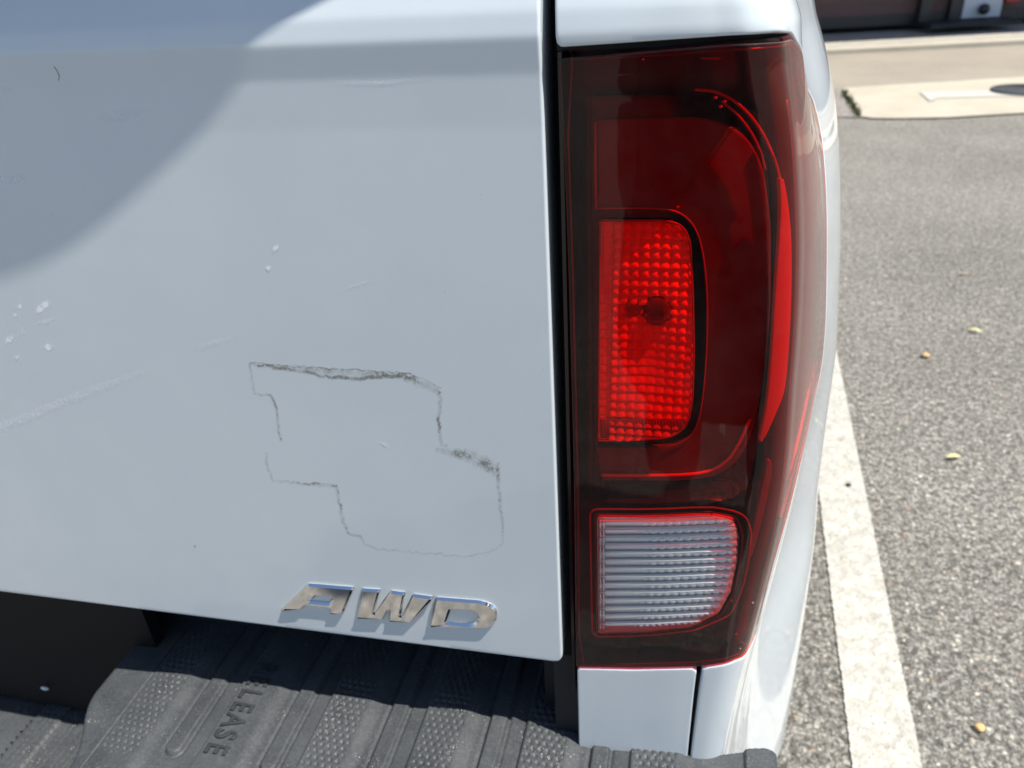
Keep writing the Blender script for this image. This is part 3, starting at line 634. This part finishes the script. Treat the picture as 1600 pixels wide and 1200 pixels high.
# outer lens with a hole for the clear window: window outline in (u, z)
win_px = [(933, 809), (1020, 810), (1110, 806), (1143, 812), (1152, 835), (1150, 880), (1141, 925), (1122, 960), (1080, 980), (1010, 988), (935, 990)]
win = np.array(P2(*win_px)); win = roundpoly(win, [.001, 0, 0, .003, .003, .0, .0, .004, .004, 0, .001], 4)
# red lens: fill outside the window by joining polygons with a slit-free test
def sdf_diff(P, poly):
    return np.minimum(_sdf0(P, poly[0]), -_sdf0(P, poly[1]))
_sdf0 = sdf
def region2(name, outer, inner, *a, **k):
    global sdf
    def f(P, poly): return np.minimum(_sdf0(P, outer), -_sdf0(P, inner))
    sdf = f; o = region(name, fS, outer, *a, **k); sdf = _sdf0; return o
red = region2('red_lens', np.array(lens_poly), win, .002, red_lens, tl_, roll=.0008, depth=.0012, fn=fN)
clr = region('clear_lens', fS, win, .002, clear_lens, tl_, roll=.0002, depth=.0010, fn=fN)
# housing: dark shell behind the lens
au, az = np.meshgrid(np.linspace(-.002, .28, 110), np.linspace(.58, 1.125, 90), indexing='ij')
dep = .026 * (1 - smooth(.095, .150, au)) + .006
hp = surf(au, az, 0); nn_ = surf_n(au, az); HP = hp - nn_ * dep[..., None]
HP[..., 0] = np.where(au < .1, np.maximum(HP[..., 0], .7665), HP[..., 0])
hs = grid_mesh('housing', HP, lamp_black, tl_, flip=True)
ta, tb = np.meshgrid(np.linspace(.0, .185, 60), np.linspace(.0012, .03, 12), indexing='ij'); tz = np.interp(ta, [.0, .11, .185], [1.1085, 1.1146, 1.1150]); tp_ = surf(ta, tz, 0); tn_ = surf_n(ta, tz); tn_[..., 2] = 0; tn_ /= np.linalg.norm(tn_, axis=-1, keepdims=True)
grid_mesh('housing_top', tp_ - tn_ * tb[..., None], gloss_black, tl_)
lp_ = np.array(lens_poly); sel = lp_[lp_[:, 1] < .78]; o_b = sel[np.argsort(sel[:, 0])]
bo_pts = np.array([p for p in dens(lens_poly, 8) if p[1] < .80]); cq = np.array([.06, .80]); ordr = np.argsort(np.arctan2(bo_pts[:, 1] - cq[1], bo_pts[:, 0] - cq[0])); bo_pts = bo_pts[ordr]
bi = cq + (bo_pts - cq) * .985; bt = np.linspace(.0014, .02, 8); bs = surf(bi[:, 0], bi[:, 1], 0); bn = surf_n(bi[:, 0], bi[:, 1]); grid_mesh('housing_bottom', bs[:, None, :] - bn[:, None, :] * bt[None, :, None], gloss_black, tl_)
box('housing_side', .7650, .7672, .001, .03, .62, 1.112, gloss_black, tl_)
# rim lines just under the lens; the outer tube paints its edge glow red
def on_surf_tube(name, pts_uz, off, r, mat, closed=False):
    q = np.array(pts_uz); P_ = surf(q[:, 0], q[:, 1], off); return tube(name, P_, r, mat, tl_, closed=closed, sides=6)
le = np.array(dens(offs(lens_poly, -.0024), 3)); on_surf_tube('lens_edge_glow', chaikin(le, 1), -.0022, .0006, M('dim_red_edge', (.10, .004, .012), .25), closed=True)
on_surf_tube('window_edge', chaikin(offs(win, .0022), 1), -.0016, .0006, M('window_rim_red', (.07, .002, .005), .3), closed=True)
on_surf_tube('window_edge', chaikin(offs(win, .0060), 1), -.0022, .0006, edge_red, closed=True)
cz = np.linspace(.705, 1.085, 40); on_surf_tube('lens_crease', np.stack([np.full(40, .1335), cz], 1), -.0022, .0007, M('crease_red', (.20, .005, .012), .25))
bez = np.array(px2([(905, 150), (1060, 146), (1130, 150), (1190, 178), (1222, 250), (1233, 350), (1231, 480), (1222, 600), (1206, 690), (1184, 750), (1140, 782), (1070, 790), (905, 790)], .0195))
curve_plate('bezel', [roundpoly(bez, .006, 4)], .0195, .002, .0004, gloss_black, tl_, bres=1)
# C-shaped light guide
cg_out = [(930, 187), (1040, 183), (1105, 184), (1160, 205), (1192, 255), (1205, 350), (1204, 480), (1194, 590), (1180, 660), (1160, 715), (1125, 744), (1070, 752), (940, 751)]
cg_in = [(935, 699), (1010, 700), (1055, 697), (1083, 680), (1096, 645), (1104, 560), (1106, 470), (1100, 400), (1088, 355), (1062, 330), (1020, 325), (935, 326)]
co = roundpoly(px2(cg_out, .016), [.001] + [.012] * 11 + [.001], 4); cin = roundpoly(px2(cg_in, .016), [.001] + [.010] * 10 + [.001], 4)
curve_plate('light_guide', [np.vstack([co, cin])], .016, .005, .0012, guide_mat, tl_, bres=2, sharp=60)
cin2 = px2(cg_in, .0145); tube('guide_edge', [(a, .0148, b) for a, b in chaikin(cin2, 2, closed=False)][8:], .0005, edge_red, tl_, sides=6)
bot = px2([(940, 742), (1060, 743), (1112, 737), (1146, 712), (1172, 655)], .0145); tube('guide_edge', [(a, .0145, b) for a, b in chaikin(bot, 2, closed=False)], .0011, M('painted_lit_edge', (.85, .05, .05), .2), tl_, sides=6)  # lit look of the lower guide edge put into a brighter red
tube('guide_edge', [(a, .0148, b) for a, b in px2([(930, 190), (930, 250), (931, 326)], .0148)], .0009, edge_red, tl_, sides=6)
# outer arc line across the top right corner
arc = px2([(1085, 140), (1120, 142), (1160, 165), (1195, 210), (1218, 270), (1228, 340)], .010)
tube('guide_edge', [(a, .010, b) for a, b in chaikin(arc, 2, closed=False)], .0008, edge_red, tl_, sides=6)
arc = px2([(1128, 158), (1160, 185), (1185, 225), (1196, 265)], .012); tube('guide_edge', [(a, .012, b) for a, b in chaikin(arc, 2, closed=False)], .0006, edge_red, tl_, sides=6)
tube('guide_edge', [tuple(atY(a, b, .006)) for a, b in [(1095, 91), (1126, 91)]], .0005, edge_red, tl_, sides=6)
# side reflex strip (bright red) by the crease
sr = [(1226, 268), (1234, 290), (1243, 345), (1246, 420), (1244, 510), (1238, 590), (1232, 620), (1215, 655), (1188, 705), (1183, 700), (1200, 640), (1208, 560), (1213, 470), (1221, 380), (1226, 320), (1222, 272)]
srp = chaikin(P2(*sr), 2); A_ = np.array(srp)
region('side_reflex', lambda u, z: surf(u, z, -.0035), A_, .0015, glow_mat, tl_, roll=.0008, depth=.002, fn=fN)
sr2 = [(1205, 720), (1196, 760), (1178, 830), (1168, 880), (1176, 890), (1196, 820), (1216, 735)]
region('side_reflex', lambda u, z: surf(u, z, -.005), np.array(chaikin(P2(*sr2), 2)), .0015, guide_mat, tl_, roll=.0008, depth=.002, fn=fN)
glint_bead = M('glint_bead_metal', (1, .6, .6), .05, metal=1)  # tiny mirror beads added only to give sparkle glints under the lens
for a, b in ((1118, 152), (1132, 158), (1126, 166), (1112, 803), (1119, 812), (1143, 938), (1176, 941), (1150, 990), (1156, 1012), (1005, 92), (1060, 322)):
    q = atY(a, b, .006); bm = bmesh.new(); bmesh.ops.create_icosphere(bm, subdivisions=1, radius=.0011, matrix=Matrix.Translation(q.tolist())); bm_obj('glint_bead', bm, glint_bead, tl_, smooth=False)
# brake lamp: frame and a reflector bowl of pillow optics
bo = [(934, 354), (1040, 353), (1068, 362), (1078, 390), (1082, 470), (1084, 560), (1082, 630), (1074, 665), (1050, 682), (1000, 685), (936, 686)]
bop = roundpoly(px2(bo, .0065), [.001] + [.008] * 8 + [0, .001], 4); c0 = bop.mean(0)
xs = np.linspace(bop[:, 0].min(), bop[:, 0].max(), 120); zs = np.linspace(bop[:, 1].min(), bop[:, 1].max(), 260); XX, ZZ = np.meshgrid(xs, zs, indexing='ij')
fx = (XX - xs[0]) / (xs[-1] - xs[0]); fz = (ZZ - zs[0]) / (zs[-1] - zs[0])
nc, nr = 10, 25
cx_ = fx * nc; cz_ = fz * nr; pil = np.abs(np.sin(math.pi * cx_)) ** .7 * np.abs(np.sin(math.pi * cz_)) ** .7
bowl = .0055 + .0125 * np.sin(np.clip(fz, 0, 1) * math.pi / 2) + .0012 * ((fx - .5) / .5) ** 2
cellr = np.modf(np.sin(np.floor(cx_) * 12.98 + np.floor(cz_) * 78.2) * 43758.5)[0]
cen = np.exp(-((fx - .52) / .26) ** 2 - ((fz - .40) / .20) ** 2)
act = np.where(fx < .13, .1, 1) * (1 - .75 * cen)
YY = bowl - pil * .0021 * act + (.0029 + .0009 * cellr) * (np.modf(cz_)[0] - .5) * act + .0012 * cellr * (np.modf(cx_)[0] - .5) * act + .003 * cen
edge = sdf(np.stack([XX.ravel(), ZZ.ravel()], 1), bop).reshape(XX.shape)
BR_Y = lambda f_: .0055 + .0125 * math.sin(max(0, min(1, f_)) * math.pi / 2)
frm = [(a, BR_Y((b - zs[0]) / (zs[-1] - zs[0])) - .0012, b) for a, b in bop]; tube('brake_frame', frm, .0006, edge_red, tl_, closed=True, sides=6)
Pb = np.stack([XX, YY, ZZ], -1)
keep_ = edge > -.0004
n_, m_ = XX.shape; ii, jj = np.where(keep_[:-1, :-1] & keep_[1:, :-1] & keep_[:-1, 1:] & keep_[1:, 1:])
fcs = np.stack([ii * m_ + jj, (ii + 1) * m_ + jj, (ii + 1) * m_ + jj + 1, ii * m_ + jj + 1], 1)
br = mesh('brake_reflector', Pb.reshape(-1, 3), fcs, brake_refl, tl_)
bcut = atY(1020, 480, .022); bm = bmesh.new(); bmesh.ops.create_uvsphere(bm, u_segments=7, v_segments=5, radius=.0105, matrix=Matrix.Translation((bcut[0] + .003, .0190, bcut[2])))
bm_obj('bulb', bm, M('smoked_bulb', (.25, .08, .09), .06, metal=.6), tl_)
bm = bmesh.new(); bmesh.ops.create_cone(bm, cap_ends=True, segments=24, radius1=.0085, radius2=.0062, depth=.010, matrix=Matrix.Translation((bcut[0] - .010, .0215, bcut[2] + .002)) @ Matrix.Rotation(math.pi / 2.4, 4, 'Y'))
bm_obj('bulb_socket', bm, M('bulb_socket', (.3, .1, .1), .25, metal=.5), tl_)
# lower reflex band of the brake lamp with fine ribs
lb_px = px2([(938, 655), (1072, 655), (1066, 672), (1045, 681), (1000, 684), (938, 685)], .0062)
curve_plate('reflex_band', [roundpoly(lb_px, .0006, 2)], .0062, .002, .0002, M('reflex_band', (.35, .03, .03), .4), tl_, bres=1)
for k in range(26):
    a = atY(942 + k * 4.9, 657, .006); b = atY(942 + k * 4.9, 680 - (0 if k < 20 else (k - 20) * 2), .006); tube('reflex_rib', [a, b], .00028, edge_red, tl_, sides=5)
# reversing lamp behind the clear window: silver tray, scalloped ribs
wx = px2(win_px, .010); tray = roundpoly(wx, .002, 3)
curve_plate('reverse_tray', [tray], .0105, .004, .0005, M('tray_silver', (.75, .76, .76), .25, metal=.3), tl_, bres=1)
def right_px(py):   # right edge of the window in pixels
    return float(np.interp(py, [806, 835, 880, 925, 960, 980, 990], [1135, 1146, 1144, 1135, 1116, 1085, 1040]))
rib_line = M('rib_edge', (.74, .72, .68), .3); rib_body = M('rib_body', (.78, .79, .79), .14, metal=.12, spec=1.0)
nrib = 14
for k in range(nrib):
    py = 818 + k * 12.2 ; pr = right_px(py) + 6; x0, x1 = atY(946, py, .008)[0], atY(pr, py - 6, .008)[0]; zc = atY(946, py, .008)[2]; ze = atY(pr, py - 6, .008)[2]
    nn__ = 90; V = []; Fc = []; sg = 7; hh = .0026
    for i in range(nn__):
        t = i / (nn__ - 1); x = x0 + (x1 - x0) * t; z = zc + (ze - zc) * t + .0009 * math.sin(math.pi * t) * -1
        sc__ = 0 if t < .22 else .0018 * abs(math.sin((t - .22) * 15.5 * math.pi)) * min(1, (t - .22) * 6)
        for s_ in range(sg):
            a = s_ / (sg - 1) * math.pi; V.append((x + .0022 * (s_ / (sg - 1) - .5) * (1 if t > .5 else .2), .0095 - (.0022 + sc__) * math.sin(a), z + hh * math.cos(a) * .9))
    for i in range(nn__ - 1):
        for s_ in range(sg - 1): a = i * sg + s_; Fc.append((a, a + sg, a + sg + 1, a + 1))
    mesh('rib', V, Fc, rib_body, tl_)
    tube('rib_edge', [(x0 - .004, .0052, zc + .0030), ((x0 + x1) / 2, .0052, (zc + ze) / 2 + .0024), (x1, .0054, ze + .0030)], .00045, rib_line, tl_, sides=5)
for px_ in (938, 943):
    V = [atY(px_, py, .0085) for py in np.arange(812, 988, 4)]; V = [v + np.array([0, -.0006 * abs(math.sin(i * 1.0)), 0]) for i, v in enumerate(V)]
    tube('tray_upright', V, [.0009 + .0004 * math.sin(i * 1.05) for i in range(len(V))], rib_body, tl_, sides=6)

# ------------------------------------------------------------------ rear bumper with ribbed step
def H(x, y):
    per = .0930; s0 = .3495; ph = (x - s0) / per; k = np.floor(ph); t = (ph - k) * per
    def sm(a, b, v): q = np.clip((v - a) / (b - a), 0, 1); return q * q * (3 - 2 * q)
    plat = sm(-.0015, .0012, t) * (1 - sm(.037, .052, t)); plat = np.maximum(plat, sm(per - .0015, per + .0012, t))
    left = x < s0 - .001; plat = np.where(left, .85, plat)
    h = .0042 * plat
    # raised rounded bar with a U end towards the rear
    cxr = .0675; dx = t - cxr; yend = -.078; yr = np.where(x > .77, 9, 0)
    dy = np.minimum(y - (yend + .008), 0); r = np.hypot(dx, dy); bar = 1 - sm(.0060, .0085, r)
    groove = (1 - sm(.0, .0028, np.abs(r - .0095)))
    h = h + np.where((x > s0) & (k < 5), .0036 * bar - .0012 * groove * (bar < .5), 0)
    # dimples
    isd = (k != 1) & (x > s0) & (k < 5) | (k == 5)
    a = (x - s0 - k * per); gx = a / .0066; gy = (y + .005) / .0062; row = np.floor(gy); gx2 = gx + .5 * np.mod(row, 2)
    fx_ = np.modf(gx2)[0] - .5; fy_ = np.modf(np.abs(gy))[0] - .5; dd = np.abs(fx_) * 1.0 + np.abs(fy_) * .9 - .35 * fx_ * fy_ * 0
    inpat = (t > .0035) & (t < .0365) & (y > -.088)
    h = h - np.where(isd & inpat, .0016 * (1 - sm(.14, .40, dd)), 0)
    return h
def droop(x): return np.interp(x, [.28, .31, .36, .44, .60, .66], [.029, .025, .018, .012, .007, 0.])
def crown(x): t = np.clip((x - .775) / .09, 0, 1); return .007 * t * t * (3 - 2 * t)
xs = np.arange(.322, .925, .0009); ys = np.concatenate([np.arange(-.108, .03, .0011), np.arange(.03, .10, .003)])
XX, YY = np.meshgrid(xs, ys, indexing='ij'); ZZ = .5565 + H(XX + droop(XX) * (.84 - XX) / .6, YY - droop(XX) * .6) + crown(XX) - droop(XX) + .0006 * np.sin(XX * 40) - .05 * np.clip(YY - .03, 0, 1)
ZZ -= 3.0 * np.clip(YY - (.002 + .016 * smooth(.86, .93, XX)), 0, .06) * (XX > .80)
P_ = np.stack([XX, YY, ZZ], -1)
# roll down the rear edge, the recess edge and the right end
rear = []; 
for k in range(1, 9):
    th = k / 8 * math.pi / 2; q = P_[:, 0].copy(); q[:, 1] -= .012 * math.sin(th); q[:, 2] -= .012 * (1 - math.cos(th)); q[:, 2] -= (P_[:, 0, 2] - .5565) * 0; rear.append(q)
q = rear[-1].copy(); q[:, 2] = .40; q[:, 1] += .01; rear.append(q)
P_ = np.concatenate([np.stack(rear[::-1], 1), P_], 1)
ex = P_[0].copy(); ex0 = ex.copy(); exl = .036 * smooth(-.095, -.012, ex[:, 1]); ex[:, 0] -= exl; ex[:, 2] -= exl * .10
ins = [ex0 + (ex - ex0) * t for t in (1.0, .75, .5, .25)]; P_ = np.concatenate([np.stack(ins, 0), P_], 0)
lft = []
for k in range(1, 7):
    th = k / 6 * math.pi / 2; q = P_[0].copy(); q[:, 0] -= .008 * math.sin(th); q[:, 2] -= .008 * (1 - math.cos(th)); lft.append(q)
q = lft[-1].copy(); q[:, 0] -= .016; q[:, 2] = np.minimum(q[:, 2], .385); lft.append(q)
rgt = []
for k in range(1, 7):
    th = k / 6 * math.pi / 2; q = P_[-1].copy(); q[:, 0] += .010 * math.sin(th); q[:, 2] -= .010 * (1 - math.cos(th)); rgt.append(q)
q = rgt[-1].copy(); q[:, 0] += .004; q[:, 2] = .40; rgt.append(q)
P_ = np.concatenate([np.stack(lft[::-1], 0), P_, np.stack(rgt, 0)], 0)
bump_o = grid_mesh('bumper', P_, black_plastic, truck, flip=True)
# recess (number plate pocket) floor with dimples, and its back wall
xs2 = np.arange(.10, .300, .0012); ys2 = np.arange(-.10, .06, .0014); X2, Y2 = np.meshgrid(xs2, ys2, indexing='ij')
Z2 = .388 + .004 * (np.modf((X2 + 1) / .06)[0] > .45) - .0013 * np.clip(1 - 2.6 * (np.abs(np.modf(X2 / .0075)[0] - .5) + np.abs(np.modf((Y2 + 1) / .0075)[0] - .5)), 0, 1)
grid_mesh('step_pad', np.stack([X2, Y2, Z2], -1), black_plastic, bump_o, flip=True)
box('pocket_wall', -.30, .31, .045, .06, .40, .66, M('brown_black_plastic', (.007, .006, .007), .6, spec=.2), bump_o)
box('bumper_beam', -.95, .12, -.105, .085, .30, .388, black_plastic, bump_o, .008)
bq = atY(50, 1098, .02); bm = bmesh.new(); bmesh.ops.create_uvsphere(bm, u_segments=12, v_segments=8, radius=.0035, matrix=Matrix.Translation((bq[0], .04, bq[2])) @ Matrix.Diagonal((1.6, .6, .8, 1)))
bm_obj('glint_blob', bm, M('pale_glint', (.6, .65, .65), .3), bump_o)  # pale blob added to stand for the small glint in the recess
letter_plastic = M('smooth_dark_plastic', (.028, .032, .035), .45)
# raised letters R E L E A S E, reading towards the rear
yy = .0250
for ch in 'RELEASE':
    cxl, cyl = .4590 - .0080, yy + .004
    zt = .5565 + .0042 - .0115
    def tw(v, cxl=cxl, cyl=cyl, zt=zt): return Vector((cxl - .0105 + v.y, cyl - v.x * .70, zt + v.z * 1.0 + .0004))
    text_part(ch, .0305, .0007, .0005, letter_plastic, bump_o, tw)
    yy -= .0148

# ------------------------------------------------------------------ the person taking the photograph (behind the lens; mirrored in lamp and chrome)
def skin(name, V, E, R, mat, parent, sub=2, root=0):
    me = bpy.data.meshes.new(name); me.from_pydata(V, E, []); o = bpy.data.objects.new('tmp', me); COL.objects.link(o)
    md = o.modifiers.new('s', 'SKIN'); md.use_smooth_shade = True
    for i, q in enumerate(me.skin_vertices[0].data): q.radius = R[i] if hasattr(R[i], '__len__') else (R[i], R[i]); q.use_root = i == root
    o.modifiers.new('d', 'SUBSURF').levels = sub; o.modifiers['d'].render_levels = sub
    dg = bpy.context.evaluated_depsgraph_get(); dg.update(); m2 = bpy.data.meshes.new_from_object(o.evaluated_get(dg)); bpy.data.objects.remove(o); m2.materials.clear(); m2.name = name
    return link(name, m2, mat, parent)
PX, PY = .98, -1.00
skin_m = M('skin', (.45, .26, .19), .5); shirt_m = M('navy_shirt', (.012, .016, .035), .85); trouser_m = M('black_trousers', (.012, .012, .014), .85); hair_m = M('brown_hair', (.03, .018, .012), .6); shoe_m = M('dark_shoes', (.02, .02, .02), .5)
pr = empty('person', (0, 0, 0)); tag(pr, 'person in a made-up long dark coat holding a phone up behind the truck', 'person')
V = [(PX, PY, .96), (PX, PY, 1.12), (PX, PY + .01, 1.30), (PX, PY + .02, 1.44), (PX, PY + .04, 1.54), (PX - .01, PY + .08, 1.66), (PX - .01, PY + .10, 1.74)]; E_ = [(i, i + 1) for i in range(6)]; R__ = [(.15, .10), (.13, .09), (.15, .10), (.12, .08), (.05, .055), (.075, .09), (.055, .06)]
for sgn in (-1, 1):
    b = len(V); V += [(PX + sgn * .17, PY + .01, 1.43), (PX + sgn * .21, PY + .12, 1.14), (PX + sgn * .10 - .09, PY + .46, 1.16)] if sgn > 0 else [(PX - .18, PY + .0, 1.43), (PX - .24, PY - .02, 1.14), (PX - .25, PY + .03, .88)]; E_ += [(3, b), (b, b + 1), (b + 1, b + 2)]; R__ += [.055, .042, .027]
    b = len(V); V += [(PX + sgn * .10, PY, .88), (PX + sgn * .12, PY + .01, .48), (PX + sgn * .13, PY - .02, .09), (PX + sgn * .14, PY + .12, .04)]; E_ += [(0, b), (b, b + 1), (b + 1, b + 2), (b + 2, b + 3)]; R__ += [.085, .055, .038, .035]
body = skin('body', V, E_, R__, skin_m, pr)
Vs = V[:4] + [V[7], V[8], V[14 - 0 - 0]] if False else [V[0], V[1], V[2], V[3], V[7], ((V[7][0] + V[8][0]) / 2, (V[7][1] + V[8][1]) / 2, (V[7][2] + V[8][2]) / 2), V[14], ((V[14][0] + V[15][0]) / 2, (V[14][1] + V[15][1]) / 2, (V[14][2] + V[15][2]) / 2)]
skin('shirt', Vs, [(0, 1), (1, 2), (2, 3), (3, 4), (4, 5), (3, 6), (6, 7)], [(.205, .13), (.185, .12), (.20, .125), (.16, .10), .085, .07, .085, .07], shirt_m, pr)
skin('coat', [(PX, PY, 1.40), (PX, PY, 1.15), (PX, PY, .85), (PX, PY, .55), (PX, PY, .26)], [(0, 1), (1, 2), (2, 3), (3, 4)], [(.24, .12), (.24, .12), (.27, .13), (.30, .14), (.31, .15)], shirt_m, pr)  # wide coat made up to darken the reflection in the lamp lens
skin('trousers', [(PX, PY, .98), (PX - .10, PY, .86), (PX - .12, PY + .01, .48), (PX - .13, PY - .02, .10), (PX + .10, PY, .86), (PX + .12, PY + .01, .48), (PX + .13, PY - .02, .10)], [(0, 1), (1, 2), (2, 3), (0, 4), (4, 5), (5, 6)], [(.195, .13), .115, .085, .075, .115, .085, .075], trouser_m, pr)
skin('hair', [(PX - .01, PY + .02, 1.70), (PX - .01, PY + .06, 1.79), (PX - .01, PY + .12, 1.79)], [(0, 1), (1, 2)], [.075, .07, .05], hair_m, pr)
for sgn in (-1, 1):
    skin('shoe', [(PX + sgn * .13, PY - .06, .05), (PX + sgn * .135, PY + .05, .045), (PX + sgn * .14, PY + .17, .035)], [(0, 1), (1, 2)], [.045, .05, .038], shoe_m, pr)
    if sgn < 0:
        hx, hy, hz = PX - .25, PY + .03, .88; hv = [(hx, hy, hz), (hx, hy + .01, hz - .08)]; he = [(0, 1)]; hr = [.024, .030]
        for k in range(5):
            b = len(hv); yy_ = hy + .01 + (k - 1.5) * .019; hv += [(hx, yy_, hz - .12), (hx + .008, yy_ + .002, hz - .16 + .012 * abs(k - 1.6))]; he += [(1, b), (b, b + 1)]; hr += [.010, .008]
        skin('hand', hv, he, hr, skin_m, pr); continue
    wx_, wy_, wz_ = PX + sgn * .10 - .09, PY + .46, 1.16
    tx = CAM[0] + sgn * .075 + .02
    pv_ = [(wx_, wy_, wz_), ((wx_ + tx) / 2, wy_ + .045, wz_)]; hv = list(pv_); he = [(0, 1)]; hr = [.024, .026]
    for k in range(4):
        b = len(hv); z0 = wz_ + .03 - k * .018; hv += [(tx + sgn * .012, wy_ + .075, z0), (tx + sgn * .004, wy_ + .095, z0), (tx - sgn * .018, wy_ + .092 + .003 * k, z0)]; he += [(1, b), (b, b + 1), (b + 1, b + 2)]; hr += [.010, .009, .007]
    b = len(hv); hv += [((wx_ + tx) / 2 - sgn * .02, wy_ + .035, wz_ + .03), (tx - sgn * .03, wy_ + .055, wz_ + .035)]; he += [(1, b), (b, b + 1)]; hr += [.011, .008]
    skin('hand', hv, he, hr, skin_m, pr)
ph = bpy.data.meshes.new('phone'); bm = bmesh.new(); bmesh.ops.create_cube(bm, size=1)
for v in bm.verts: v.co = Vector((v.co.x * .15, v.co.y * .073, v.co.z * .008))
bmesh.ops.bevel(bm, geom=bm.edges[:], offset=.003, segments=2, affect='EDGES'); bm.to_mesh(ph); bm.free(); pho = link('phone', ph, gloss_black)
pm = Matrix(cm.tolist()); pho.matrix_world = pm @ Matrix.Translation((.055, -.022, .0075)); tag(pho, 'black phone held up sideways in one hand behind the truck', 'phone')

# ------------------------------------------------------------------ made-up bag, added out of frame to shade the upper left of the tailgate
canvas = M('dark_canvas', (.03, .035, .045), .85)
edge_px = [(0, 441), (60, 420), (130, 378), (220, 300), (300, 226), (345, 172), (380, 120), (396, 68), (450, 33), (510, 0)]
E3 = [atY(a, b, -.003) for a, b in edge_px]
fy = -.034
Q = []
for p_ in E3:
    yp = -float(prof(p_[2])); t = (fy - yp) / SUN[1]; Q.append((p_[0] + SUN[0] * t, p_[2] + SUN[2] * t))
Q = np.array(Q); print('bag outline', Q.round(3).tolist())
ext = Q[-1] + (Q[-1] - Q[-3]) * .9
Q = chaikin(Q, 2, closed=False)
bagp = [(-.60, Q[0][1] - .006), (.2, Q[0][1] - .006)] + [tuple(q) for q in Q] + [tuple(ext), (ext[0] + .02, ext[1] + .10), (ext[0] - .05, ext[1] + .20), (-.50, ext[1] + .20), (-.60, ext[1] + .10)]
bag = curve_plate('added_shade_bag', [np.array(bagp)], fy, .40, .0008, canvas, None, bres=2, sharp=60)
tag(bag, 'made-up dark bag added out of view to shade the tailgate', 'bag')
tube('added_bag_handle', [(.1, .05, ext[1] + .16), (.12, .06, ext[1] + .25), (.35, .06, ext[1] + .25), (.37, .05, ext[1] + .16)], .012, canvas, bag)
print('tris', sum(len(o.data.polygons) for o in bpy.data.objects if o.type == 'MESH'))
